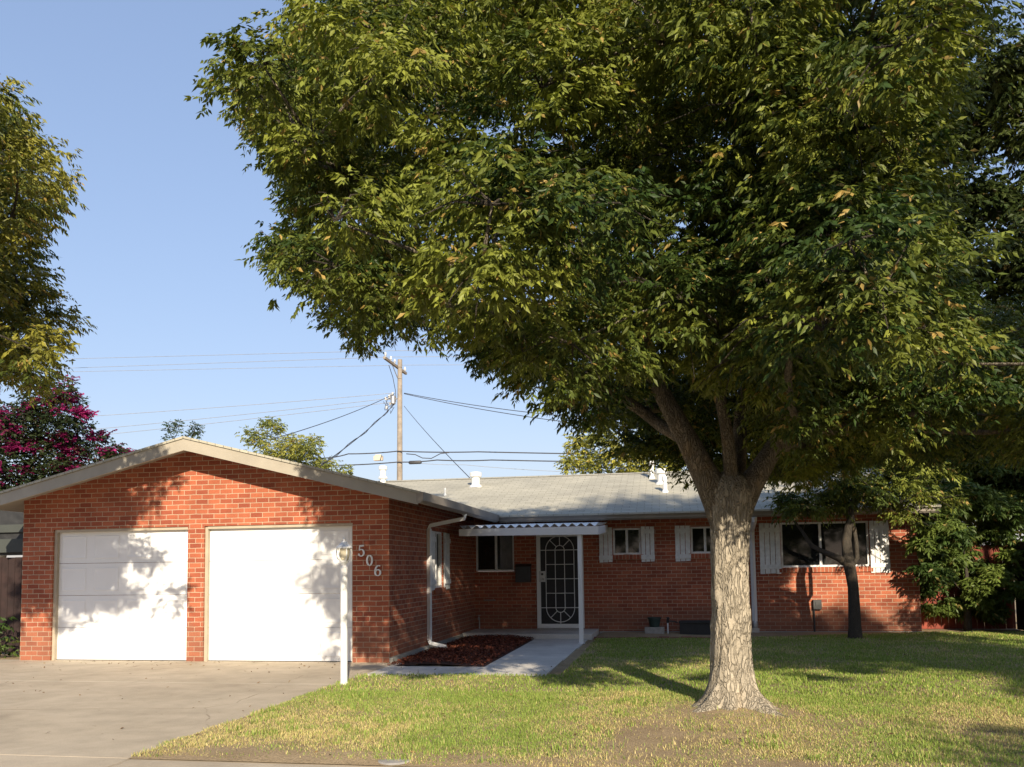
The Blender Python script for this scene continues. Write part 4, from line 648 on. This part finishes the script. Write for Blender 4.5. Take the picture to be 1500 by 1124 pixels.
# ------------------------------------------------------------------ trees
def leaves(clumps, per, nleaf, llen, lwid, cols, droop, seed, shell=.45, spread=1., rach=.22, flat=.85, tuft=0, tsig=.1):
    """sprays of pointed leaflets hanging from short shoots, gathered in clumps"""
    rg = np.random.default_rng(seed); c = np.array(clumps); vol = np.clip((c[:, 3]/.6)**2, .25, 3); cnt = np.maximum(6, (per*vol).astype(int))
    ci = np.repeat(np.arange(len(c)), cnt); n = len(ci)
    d = unit(rg.normal(0, 1, (n, 3))); rr = rg.random(n)**shell*c[ci, 3]*spread*(1+.25*rg.normal(0, 1, n)*.6)
    off = d*rr[:, None]; off[:, 2] *= flat
    P = c[ci, :3]+off
    if tuft:                                    # shoots gather in tufts at the twig ends, a few poke out
        nt_ = np.maximum(3, (tuft*vol).astype(int)); ti = np.repeat(np.arange(len(c)), nt_); m_ = len(ti); start = np.concatenate([[0], np.cumsum(nt_)[:-1]])
        td = unit(rg.normal(0, 1, (m_, 3))*np.array([1, 1, .8])); tr = rg.random(m_)**.45*c[ti, 3]*spread*np.where(rg.random(m_) < .12, 1.35, 1.)
        TP = c[ti, :3]+td*tr[:, None]*np.array([1, 1, flat]); tcol = rg.normal(0, 1, m_)
        sel = start[ci]+(rg.random(n)*nt_[ci]).astype(int)
        jit = rg.normal(0, tsig, (n, 3))*np.array([1, 1, .6]); P = TP[sel]+jit; d = unit(td[sel]*.9+jit/tsig*.5)
    hd = unit(d*np.array([1, 1, .35])+rg.normal(0, .45, (n, 3))); hd[:, 2] = np.clip(hd[:, 2], -.5, .5)
    sidev = unit(np.cross(hd, np.array([0, 0, 1.])))
    clump_col = rg.normal(0, 1, len(c)); spray_col = rg.normal(0, 1, n)*(.5 if tuft else 1)+(tcol[sel] if tuft else 0)
    k = np.arange(nleaf); s_ = (k//2+1)/((nleaf+1)//2); sgn = np.where(k % 2 == 0, 1., -1.); sgn[-1] = 0 if nleaf % 2 else sgn[-1]
    rl = rach*rg.uniform(.6, 1.3, n)
    B = P[:, None, :]+hd[:, None, :]*(s_[None, :, None]*rl[:, None, None])-np.array([0, 0, 1.])*(droop*.5*rl[:, None, None]*(s_**2)[None, :, None])
    ld = unit(hd[:, None, :]*.55+sidev[:, None, :]*(sgn[None, :, None]*.75)-np.array([0, 0, 1.])*(droop*rg.uniform(.5, 1.5, (n, nleaf))[..., None])+rg.normal(0, .18, (n, nleaf, 3)))
    wv = unit(np.cross(ld, rg.normal(0, .5, (n, nleaf, 3))+np.array([0, 0, .6])+sidev[:, None, :]*.3))
    nv = np.cross(ld, wv)
    ll = (llen*rg.uniform(.65, 1.25, (n, nleaf)))[..., None]; lw = ll*(lwid/llen)*.5
    mid = B+ld*ll*.42
    V = np.stack([B, mid-wv*lw+nv*lw*.35, B+ld*ll-np.array([0, 0, 1.])*ll*.12, mid+wv*lw+nv*lw*.35], 2).reshape(-1, 3)
    m = n*nleaf; i = np.arange(m)[:, None]*4; F = np.concatenate([i+np.array([[0, 1, 2]]), i+np.array([[0, 2, 3]])], 0)
    cols = np.array(cols)                       # deep green, yellow green, turning
    mixv = np.clip(.45+.24*clump_col[ci]+.24*spray_col, 0, 1)[:, None, None]
    C = cols[0]*(1-mixv)+cols[1]*mixv+np.zeros((n, nleaf, 1))
    turn = (rg.random((n, nleaf)) < .022) | (rg.random(n) < .014)[:, None]; C = np.where(turn[..., None], cols[2], C)
    C = C*rg.uniform(.75, 1.25, (n, nleaf))[..., None]
    return V, F, np.repeat(C.reshape(-1, 3), 4, 0), P, hd
def skeleton(nodes, clumps, seed, step=.55, rtip=.011, power=.5):
    """grow boughs from given limb nodes [(pos, parent)] out to every clump; returns frustums"""
    rg = random.Random(seed); pos = [Vector(p) for p, _ in nodes]; par = [q for _, q in nodes]; fixed = len(nodes)
    root = pos[0]
    for c in sorted(clumps, key=lambda c: (Vector(c[:3])-root).length):
        tgt = Vector(c[:3]); best = None
        for i, p in enumerate(pos):
            d = tgt-p; L = d.length
            if i < 1: continue
            pen = 0
            if par[i] is not None:
                u = (p-pos[par[i]]); 
                if u.length > 1e-4 and L > 1e-4: pen = .55*L*(1-u.normalized().dot(d.normalized()))
            sc_ = L+pen+.06*(p-root).length
            if best is None or sc_ < best[0]: best = (sc_, i)
        i = best[1]; p0 = pos[i]; L = (tgt-p0).length; n = max(1, int(L/step)); side = Vector((rg.uniform(-1, 1), rg.uniform(-1, 1), rg.uniform(.0, .9)))*L*.13
        for k in range(1, n+1):
            f = k/n; q = p0.lerp(tgt, f)+side*math.sin(math.pi*f)*.9+Vector((rg.uniform(-1, 1), rg.uniform(-1, 1), rg.uniform(-1, 1)))*.035*(0 if k == n else 1)
            pos.append(q); par.append(i); i = len(pos)-1
    w_ = [0]*len(pos); kids = [[] for _ in pos]
    for i, q in enumerate(par):
        if q is not None: kids[q].append(i)
    for i in range(len(pos)-1, -1, -1):
        if not kids[i]: w_[i] = 1
        if par[i] is not None: w_[par[i]] += max(1, w_[i]) if kids[i] or True else 0
    rad = [rtip*max(1, x)**power for x in w_]
    return pos, par, kids, rad
def branch_mesh(mb, pos, par, kids, rad, nodes_r=None, skip_root=True, sides=7):
    # follow the thickest child so that each bough is one smooth tube
    done = set(); starts = [0]
    for i in range(len(pos)):
        if par[i] is None: continue
    stack = [(0, None)]
    while stack:
        i, frm = stack.pop(); chain = ([frm] if frm is not None else [])+[i]
        while kids[chain[-1]]:
            ks = sorted(kids[chain[-1]], key=lambda k: -rad[k])
            for k in ks[1:]: stack.append((k, chain[-1]))
            chain.append(ks[0])
        if len(chain) < 2: continue
        pts = [pos[k] for k in chain]; rr = [rad[k] for k in chain]
        if frm is not None: rr[0] = min(rr[0]*.8, rr[1]*1.15)
        # smooth (Catmull-Rom) resampling
        P2, R2 = [], []
        for a in range(len(pts)-1):
            p0, p1, p2, p3 = pts[max(a-1, 0)], pts[a], pts[a+1], pts[min(a+2, len(pts)-1)]
            for s_ in (0, .5):
                t2, t3 = s_*s_, s_**3; P2.append(.5*((2*p1)+(-p0+p2)*s_+(2*p0-5*p1+4*p2-p3)*t2+(-p0+3*p1-3*p2+p3)*t3)); R2.append(rr[a]*(1-s_)+rr[a+1]*s_)
        P2.append(pts[-1]); R2.append(rr[-1]*.6)
        mb.tube(P2, R2, sides if R2[0] > .03 else 5)
def twig_mesh(mb, clumps, seed, n=7, r=.005):
    rg = random.Random(seed)
    for c in clumps:
        p = Vector(c[:3])
        for k in range(n):
            d = Vector((rg.gauss(0, 1), rg.gauss(0, 1), rg.gauss(0, .6))).normalized()*c[3]*rg.uniform(.6, 1.05); q = p+d
            mb.tube([p, p.lerp(q, .55)+Vector((0, 0, .05)), q-Vector((0, 0, .05*rg.random()))], [r*1.6, r, r*.4], 4, False)

GREEN = [(.034, .062, .012), (.215, .24, .038), (.34, .24, .07)]
# --- big front tree
tree_root = Vector((4.72, -4.02, 0))
bt_ = empty('shade_tree', tree_root, 'huge green shade tree with pale furrowed trunk on the front lawn', 'tree')
L2 = lambda p: (p[0]-tree_root.x, p[1]-tree_root.y, p[2]-tree_root.z)
tk = MB(); NS = 72; prof = [(-.06, .36), (.0, .325), (.05, .29), (.11, .255), (.19, .228), (.3, .212), (.45, .195), (.7, .187), (1.0, .183), (1.3, .183), (1.6, .187), (1.85, .198), (2.0, .21), (2.12, .205), (2.22, .16), (2.30, .08)]
lobes = [(-.42, 1.0, .22), (-.88, 1.75, .20), (.15, .6, .22), (-2.3, 1.3, .22), (-1.65, .5, .22), (-2.85, .7, .2), (2.7, .5, .3), (1.2, .5, .3)]    # root direction, reach, width
zs_ = []
for (z0, r0), (z1, r1) in zip(prof[:-1], prof[1:]):
    m_ = max(1, int((z1-z0)/.03))
    for k in range(m_): f = k/m_; zs_.append((z0+(z1-z0)*f, r0+(r1-r0)*f))
zs_.append(prof[-1]); vs = []
for z, rad in zs_:
    cxx = .02*max(0, z)**1.0*1.3; fl = math.exp(-max(0, z)/.085); fl2 = math.exp(-max(0, z)/.25)
    for k in range(NS):
        a = 2*math.pi*k/NS; rr = rad
        for la, reach, wd in lobes:
            da = (a-la+math.pi) % (2*math.pi)-math.pi; rr += .40*reach*fl*math.exp(-(da/wd)**2)+.05*reach*fl2*math.exp(-(da/(wd*1.3))**2)
        nv = noise.noise(Vector((math.cos(a)*2.2, math.sin(a)*2.2, z*1.1))); ridge = abs(noise.noise(Vector((math.cos(a)*5.5, math.sin(a)*5.5, z*1.7+7))))
        knob = noise.noise(Vector((math.cos(a)*12, math.sin(a)*12, z*9)))
        rr += .020*nv-.026*(1-ridge)**4+.010*knob+fl*.07*noise.noise(Vector((math.cos(a)*3.1, math.sin(a)*3.1, 5+z*4)))+fl2*.03*noise.noise(Vector((math.cos(a)*6, math.sin(a)*6, z*6)))
        vs.append((cxx+rr*math.cos(a), rr*math.sin(a), z))
fs = [(i*NS+k, i*NS+(k+1) % NS, (i+1)*NS+(k+1) % NS, (i+1)*NS+k) for i in range(len(zs_)-1) for k in range(NS)]; fs.append(tuple(range((len(zs_)-1)*NS, len(zs_)*NS)))
tk.add(vs, fs); trunk = tk.build('trunk', M['bark'], bt_, smooth=True)
nodes = [(L2((4.76, -4.0, 1.62)), None),
 (L2((4.66, -4.02, 2.02)), 0), (L2((4.50, -4.04, 2.36)), 1), (L2((4.38, -4.06, 2.62)), 2), (L2((4.19, -4.08, 3.0)), 3), (L2((3.96, -4.1, 3.5)), 4), (L2((3.80, -4.12, 3.87)), 5),
 (L2((4.16, -3.85, 2.78)), 3), (L2((3.95, -3.7, 2.98)), 7), (L2((3.66, -3.5, 3.25)), 8),
 (L2((4.78, -4.06, 2.15)), 0), (L2((4.77, -4.12, 2.40)), 10), (L2((4.74, -4.2, 2.70)), 11), (L2((4.67, -4.3, 3.08)), 12), (L2((4.62, -4.4, 3.45)), 13),
 (L2((4.88, -3.98, 2.02)), 0), (L2((5.06, -3.96, 2.30)), 15), (L2((5.22, -3.93, 2.55)), 16), (L2((5.50, -3.9, 2.9)), 17), (L2((5.80, -3.9, 3.3)), 18),
 (L2((4.85, -3.85, 2.2)), 0), (L2((4.92, -3.5, 2.7)), 20), (L2((5.0, -3.1, 3.3)), 21)]
MAINL = [(c[0]-tree_root.x, c[1]-tree_root.y, c[2], c[3]) for c in MAIN]
pos, par, kids, rad = skeleton(nodes, MAINL, 3)
fixr = {0: .15, 1: .165, 2: .150, 3: .130, 4: .105, 5: .09, 6: .078, 7: .075, 8: .066, 9: .056, 10: .085, 11: .078, 12: .070, 13: .060, 14: .05, 15: .15, 16: .128, 17: .106, 18: .08, 19: .068, 20: .10, 21: .085, 22: .07}
for k, v in fixr.items(): rad[k] = v*(.96 if k in (0, 1, 15) else .84)
for i in range(23, len(rad)): rad[i] = min(rad[i], rad[par[i]]*.92)
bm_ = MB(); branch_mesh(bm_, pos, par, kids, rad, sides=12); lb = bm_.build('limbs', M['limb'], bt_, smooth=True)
V, F, C, P, hd = leaves(MAINL, 520, 9, .054, .0205, GREEN, .5, 11, spread=.95, rach=.10, flat=.78, tuft=26, tsig=.08)
cr = np_mesh('crown', V, F, C, M['leaf'], bt_)
tw = MB(); twig_mesh(tw, MAINL, 5, 6); tw.build('twigs', M['small_bark'], bt_)

def tree(name, label, base, clumps, cols, per, nleaf, llen, lwid, droop, trunk_r, seed, h0=None, group=None, bark='small_bark', rtip=.012, shell=.5, rach=.2, tuft=0, tsig=.1):
    base = Vector(base); root = empty(name, base, label, 'tree', group); cl = [(c[0]-base.x, c[1]-base.y, c[2]-base.z, c[3]) for c in clumps]
    zc = min(c[2] for c in cl); cx_ = sum(c[0] for c in cl)/len(cl); cy_ = sum(c[1] for c in cl)/len(cl); h = h0 or max(.5, zc*.8)
    nd = [((0, 0, -.1), None), ((.03*h, 0, h*.5), 0), ((cx_*.15, cy_*.15, h), 1), ((cx_*.5, cy_*.5, h+.25*(max(c[2] for c in cl)-h)), 2)]
    pos, par, kids, rad = skeleton(nd, cl, seed, rtip=rtip)
    for k in range(3): rad[k] = max(rad[k], trunk_r*(1-.15*k))
    m_ = MB(); branch_mesh(m_, pos, par, kids, rad, sides=9); m_.build('trunk', M[bark], root, smooth=True)
    V, F, C, P, hd = leaves(cl, per, nleaf, llen, lwid, cols, droop, seed, shell=shell, rach=rach, tuft=tuft, tsig=tsig)
    np_mesh('crown', V, F, C, M['leaf'], root)
    return root, cl
# --- neighbour's tree reaching in from the left edge of the frame
tree('street_tree', 'yellowing green tree leaning in from the left edge, in front of the magenta blossoms', (-6.4, -6.9, 0), LEFT, [(.075, .10, .017), (.27, .25, .04), (.38, .26, .07)], 340, 9, .066, .025, .5, .17, 21, h0=2.6, rach=.12, tuft=20, tsig=.09)
# --- crepe myrtle in flower
mt, mcl = tree('crepe_myrtle', 'crepe myrtle covered in magenta blossom behind the garage roof', (-12.2, 6.0, 0), MYRTLE, [(.022, .036, .012), (.04, .055, .018), (.09, .03, .025)], 260, 7, .09, .045, .25, .12, 31, bark='small_bark', h0=1.6)
V, F, C, P, hd = leaves([(c[0], c[1], c[2]+.05, c[3]*1.0) for c in mcl], 110, 15, .06, .05, [(.15, .008, .06), (.36, .03, .15), (.10, .008, .04)], .1, 32, shell=.3, rach=.22, tuft=9, tsig=.075)
np_mesh('blossom', V, F, C, M['flower'], mt)
# --- trees beyond the house
tree('garden_tree', 'yellow green bushy tree rising behind the right slope of the garage roof', (-10.4, 20, 0), BGA, [(.15, .18, .04), (.36, .36, .08), (.36, .26, .07)], 240, 7, .11, .05, .3, .16, 41)
tree('garden_tree', 'thin twin topped grey green tree just left of the garage ridge', (-15.9, 20, 0), BGB, [(.045, .075, .035), (.08, .11, .05), (.1, .11, .05)], 60, 7, .11, .05, .1, .08, 42)
tree('garden_tree', 'small dark rounded treetop just right of the garage ridge', (-15.1, 20, 0), BGC, [(.045, .07, .03), (.07, .095, .04), (.1, .11, .05)], 70, 7, .11, .05, .1, .08, 43)
tree('garden_tree', 'golden green tree behind the main roof, left of the big trunk', (2.6, 20, 0), BGD, [(.20, .22, .04), (.46, .43, .08), (.42, .30, .07)], 300, 7, .11, .05, .3, .16, 44)
tree('garden_tree', 'tall dense dark tree filling the right background behind the bush', (13.2, 10.6, 0), RIGHT, [(.03, .05, .013), (.08, .10, .022), (.12, .09, .03)], 170, 9, .17, .075, .5, .22, 45, h0=2.2, tuft=14, tsig=.16)
rr_ = np.random.default_rng(8)
TALL = [(14.6+a, -3+b_, 10.2+c, rr) for a, b_, c, rr in zip(rr_.uniform(-3.3, 3.0, 60), rr_.uniform(-3, 3, 60), rr_.uniform(-2.6, 3.4, 60), rr_.uniform(.9, 1.3, 60))]
tree('unseen_shading_tree', 'tall unseen green tree added past the right side fence to shade the background tree', (14.8, -3, 0), TALL, GREEN, 50, 9, .17, .08, .5, .25, 46, h0=4)  # unseen tree added to keep the right background tree in shade
FAR = [(x, -33+rr_.uniform(-2.5, 2.5), rr_.uniform(1.2, 6.6), rr_.uniform(1.1, 1.7)) for x in np.linspace(-38, 44, 120)]
V, F, C, P, hd = leaves(FAR, 26, 9, .34, .17, GREEN, .5, 47)
tag(np_mesh('street_trees', V, F, C, M['leaf']), 'wood of garden trees along the far side of the street', 'trees', kind='stuff')
rr_ = np.random.default_rng(28)
ACROSS = [(13.4+a, -18.6+b_, z, rr) for a, b_, z, rr in zip(rr_.uniform(-2.2, 2.9, 80), rr_.uniform(-1.6, 1.6, 80), rr_.uniform(9.4, 13.4, 80), rr_.uniform(.7, 1.05, 80))]
ACROSS = [(x, y, z if x < 14.4 else 8.5+(z-9.6)*.5, rr) for x, y, z, rr in ACROSS]
tree('unseen_shading_tree', 'tall unseen tree added across the road to shade the right side of the big crown', (12.7, -18.8, -.14), ACROSS, GREEN, 70, 9, .15, .07, .5, .2, 50, h0=5)  # out-of-view tree put here to darken the main crown's right side
rr_ = np.random.default_rng(18)
SIDE = [(10.75+a, .9+b_, z, rr) for a, b_, z, rr in zip(rr_.uniform(-.55, .45, 22), rr_.uniform(-.9, .9, 22), rr_.uniform(.9, 3.1, 22), rr_.uniform(.2, .34, 22))]
tree('dapple_shrub', 'unseen leafy shrub added near the side fence to dapple the right wall', (10.8, .9, 0), SIDE, GREEN, 150, 9, .08, .03, .5, .05, 48, h0=.7, rtip=.007)  # added outside the view for dappled shade on the right wall
YOUNG = [(9.7+a, -14.6+b_, z, rr) for a, b_, z, rr in zip(rr_.uniform(-1, 1, 26), rr_.uniform(-.9, .9, 26), rr_.uniform(2.6, 4.0, 26), rr_.uniform(.3, .5, 26))]
tree('young_tree', 'young green street tree with a low rounded crown', (9.8, -14.6, -.14), YOUNG, GREEN, 120, 9, .08, .03, .5, .06, 49, h0=1.9, rtip=.008)
# --- shrub at the end of the house
tree('large_shrub', 'large loose green shrub with two stems at the right end of the house', (10.2, 6.6, 0), BUSH+BUSHF, [(.055, .095, .022), (.15, .20, .04), (.25, .2, .06)], 900, 9, .105, .040, .4, .085, 51, h0=.7, rtip=.007, rach=.14, tuft=14, tsig=.08)
# --- small ornamental tree before the big window
sb = Vector((7.523, 4.214, 0)); st_ = empty('ornamental_tree', sb, 'small crooked tree with grey trunk before the big right window', 'tree')
nd = [((0, 0, -.05), None), ((.0, 0, .25), 0), ((.0, 0, .97), 1), ((-.05, 0, 1.36), 2), ((-.085, 0, 1.85), 3), ((.015, 0, 2.27), 4), ((.06, .02, 2.56), 5),
      ((-.23, -.03, 1.50), 3), ((-.40, -.05, 1.58), 7), ((-.70, -.05, 1.74), 8), ((-.85, 0, 2.0), 9), ((.10, .03, 1.50), 3), ((.07, .06, 2.10), 11), ((.02, .08, 2.4), 12),
      ((.35, -.1, 2.62), 6), ((.70, -.15, 2.66), 14), ((1.1, -.1, 2.72), 15), ((1.5, 0, 2.85), 16)]
cl = [(c[0]-sb.x, c[1]-sb.y, c[2], c[3]) for c in SMALL]
pos, par, kids, rad = skeleton(nd, cl, 61, rtip=.006)
for k, v in {0: .15, 1: .112, 2: .095, 3: .105, 4: .085, 5: .062, 6: .05, 7: .065, 8: .055, 9: .042, 10: .03, 11: .04, 12: .036, 13: .03, 14: .022, 15: .018, 16: .014, 17: .01}.items(): rad[k] = v
for i in range(18, len(rad)): rad[i] = min(rad[i], rad[par[i]]*.9)
m_ = MB(); branch_mesh(m_, pos, par, kids, rad, sides=12)
rg_ = random.Random(9)
for k in range(16):                              # bare twigs sweeping right under the crown
    p = Vector((rg_.uniform(.2, 1.0), rg_.uniform(-.3, .3), rg_.uniform(2.45, 2.75))); q = p+Vector((rg_.uniform(.4, .9), rg_.uniform(-.3, .3), rg_.uniform(-.45, .2)))
    m_.tube([p, p.lerp(q, .5)+Vector((0, 0, rg_.uniform(-.1, .1))), q], [.008, .006, .003], 4)
m_.build('trunk', M['small_bark'], st_, smooth=True)
V, F, C, P, hd = leaves(cl, 420, 9, .08, .030, GREEN, .5, 62, tuft=16, tsig=.09); np_mesh('crown', V, F, C, M['leaf'], st_)
# --- low plant in the dark corner left of the garage
lpn = empty('garden_plant', (-7.15, .35, 0), 'small leafy plant in the dark corner left of the garage', 'plant')
V, F, C, P, hd = leaves([(0, 0, .35, .22), (.2, .1, .2, .18), (-.2, 0, .22, .2), (.05, .1, .6, .15)], 60, 7, .09, .04, [(.04, .08, .02), (.09, .14, .03), (.12, .14, .04)], .5, 71)
np_mesh('foliage', V, F, C, M['leaf'], lpn)
stm = MB()
for k in range(6): a = k*1.05; stm.tube([(0, 0, -.02), (.08*math.cos(a), .08*math.sin(a), .25), (.2*math.cos(a), .15*math.sin(a), .45)], [.008, .006, .003], 5)
stm.build('stems', M['small_bark'], lpn)

# ------------------------------------------------------------------ utility pole and wires
px_, py_ = -10.06, 32.0
up = empty('utility_pole', (px_, py_, 0), 'tall brown wooden utility pole with one crossarm behind the house', 'utility pole')
pm = MB().tube([(-.04, 0, -.5), (0, 0, 6), (.04, 0, 12.95)], [.18, .155, .125], 14); part('pole', pm, M['pole'], up, smooth=True)
part('crossarm', MB().box(-.14, -.02, -2.3, 1.5, 12.45, 12.58), M['pole'], up)
for yy, xx in ((-2.1, -.08), (-1.2, -.08), (-.55, -.08), (1.3, -.08)): part('insulator', MB().lathe([(.03, 0), (.03, .08), (.065, .10), (.065, .16), (.045, .2), (.05, .25), (.02, .28)], 10, (xx, yy, 12.58)), M['ceramic'], up)
part('brace', MB().tube([(-.1, -.9, 12.45), (-.06, -.12, 11.9)], .025, 5).tube([(-.1, .9, 12.45), (-.06, .12, 11.9)], .025, 5), M['steel'], up)
part('riser_wire', MB().tube([(-.3, -.9, 12.45), (-.24, -.4, 11.9), (-.19, -.1, 11.2), (-.2, 0, 10.6)], .018, 5), M['wire'], up)
part('bracket', MB().box(-.75, -.14, -.05, .05, 10.75, 10.82).box(-.55, -.42, -.06, .06, 10.82, 11.05), M['steel'], up)
for dx, dz in ((-.35, 11.05), (-.55, 10.9), (-.75, 10.8), (-.5, 10.5), (-.7, 10.3)): part('insulator', MB().lathe([(.05, -.08), (.07, -.04), (.045, 0), (.07, .04), (.05, .08)], 10, (dx, -.1, dz)), M['ceramic'], up)
part('connector', MB().lathe([(.12, 0), (.14, .05), (.14, .42), (.1, .47)], 12, (-.3, -.18, 10.45)), M['steel'], up)
jw = MB(); rg_ = random.Random(4)
for k in range(7):
    a = Vector((-.15-rg_.random()*.6, -.1, 10.2+rg_.random()*.7)); c = Vector((-.15-rg_.random()*.8, -.1, 10.0+rg_.random()*.8)); jw.tube([a, a.lerp(c, .5)+Vector((-.1, 0, -.25)), c], .016, 5)
part('jumper_wire', jw, M['wire'], up)
def wire(name, pts, rad, sag, m, label, twist=False, group=None):
    o = MB(); P = [Vector(p) for p in pts]; path = []
    for a, c in zip(P[:-1], P[1:]):
        n = 14
        for k in range(n): f = k/n; path.append(a.lerp(c, f)-Vector((0, 0, sag*4*f*(1-f))))
    path.append(P[-1]); o.tube(path, rad, 5)
    if twist: o.tube([p+Vector((.05*math.sin(i*1.3), 0, .05*math.cos(i*1.3))) for i, p in enumerate(path)], rad*.8, 5)
    tag(o.build(name, m, smooth=True), label, 'wire', group)
WS = [('W1', .012, .0, 'wire_grey', 'thin high power line passing over the crossarm, topmost of all the wires'), ('W2', .012, .0, 'wire_grey', 'thin high power line on the crossarm, second from the top'),
      ('W3', .012, .0, 'wire_grey', 'thin high power line on the crossarm, lowest of the high three'), ('W4', .014, .12, 'wire_grey', 'grey line running left from below the crossarm, upper of three'),
      ('W5', .014, .12, 'wire_grey', 'grey line running left from below the crossarm, middle of three'), ('W6', .014, .12, 'wire_grey', 'grey line running left from below the crossarm, lowest of three'),
      ('W7', .018, .15, 'wire', 'dark service wire sloping down left from the pole to the yellow green tree'), ('W8', .020, .15, 'wire', 'thick twisted service wire dropping steeply left from the pole'),
      ('W9', .018, .12, 'wire', 'dark wire sloping right from the pole into the big tree, upper of the pair'), ('W10', .018, .12, 'wire', 'dark wire sloping right from the pole into the big tree, lower of the pair'),
      ('W11', .014, .1, 'wire', 'thin dark wire dropping steeply right from the pole to the main roof'), ('W12', .032, .04, 'wire', 'thick black telephone cable low on the pole, carrying a small pale box'),
      ('W13', .032, .04, 'wire', 'thick black telephone cable low on the pole, carrying a dark splice case'), ('W14', .012, .05, 'wire_grey', 'faint thin wire running right just under the telephone cables')]
for k, rad_, sag, m_, lab in WS: wire('power_line' if k not in ('W12', 'W13') else 'telephone_cable', WIRES[k], rad_, sag, M[m_], lab, twist=(k == 'W8'))
tag(MB().box(-.25, .25, -.1, .1, -.13, .13).box(-.18, .18, -.05, .05, .13, .2).build('junction_box', simple('pale_box_paint', (.6, .5, .36), .6, .1, 4), bevel=.02), 'small pale junction box hanging on the telephone cable left of the pole', 'junction box').location = (-11.2, 31.8, 7.5)
sc_ = MB().tube([(-.36, 0, 0), (-.3, 0, 0), (.3, 0, 0), (.36, 0, 0)], [.05, .10, .10, .05], 10); tag(sc_.build('splice_case', M['wire'], smooth=True), 'dark cylindrical splice case on the lower telephone cable right of the pole', 'splice case').location = (-9.12, 31.8, 7.2)
lc = MB(); lc.tube([(-9.6, 31.75, 7.68), (-9.1, 31.75, 7.62), (-8.7, 31.75, 7.42), (-8.2, 31.75, 7.38), (-7.7, 31.75, 7.62), (-7.2, 31.75, 7.66)], .025, 5)
tag(lc.build('cable_loop', M['wire'], smooth=True), 'sagging slack loop of black cable under the upper telephone cable', 'cable')
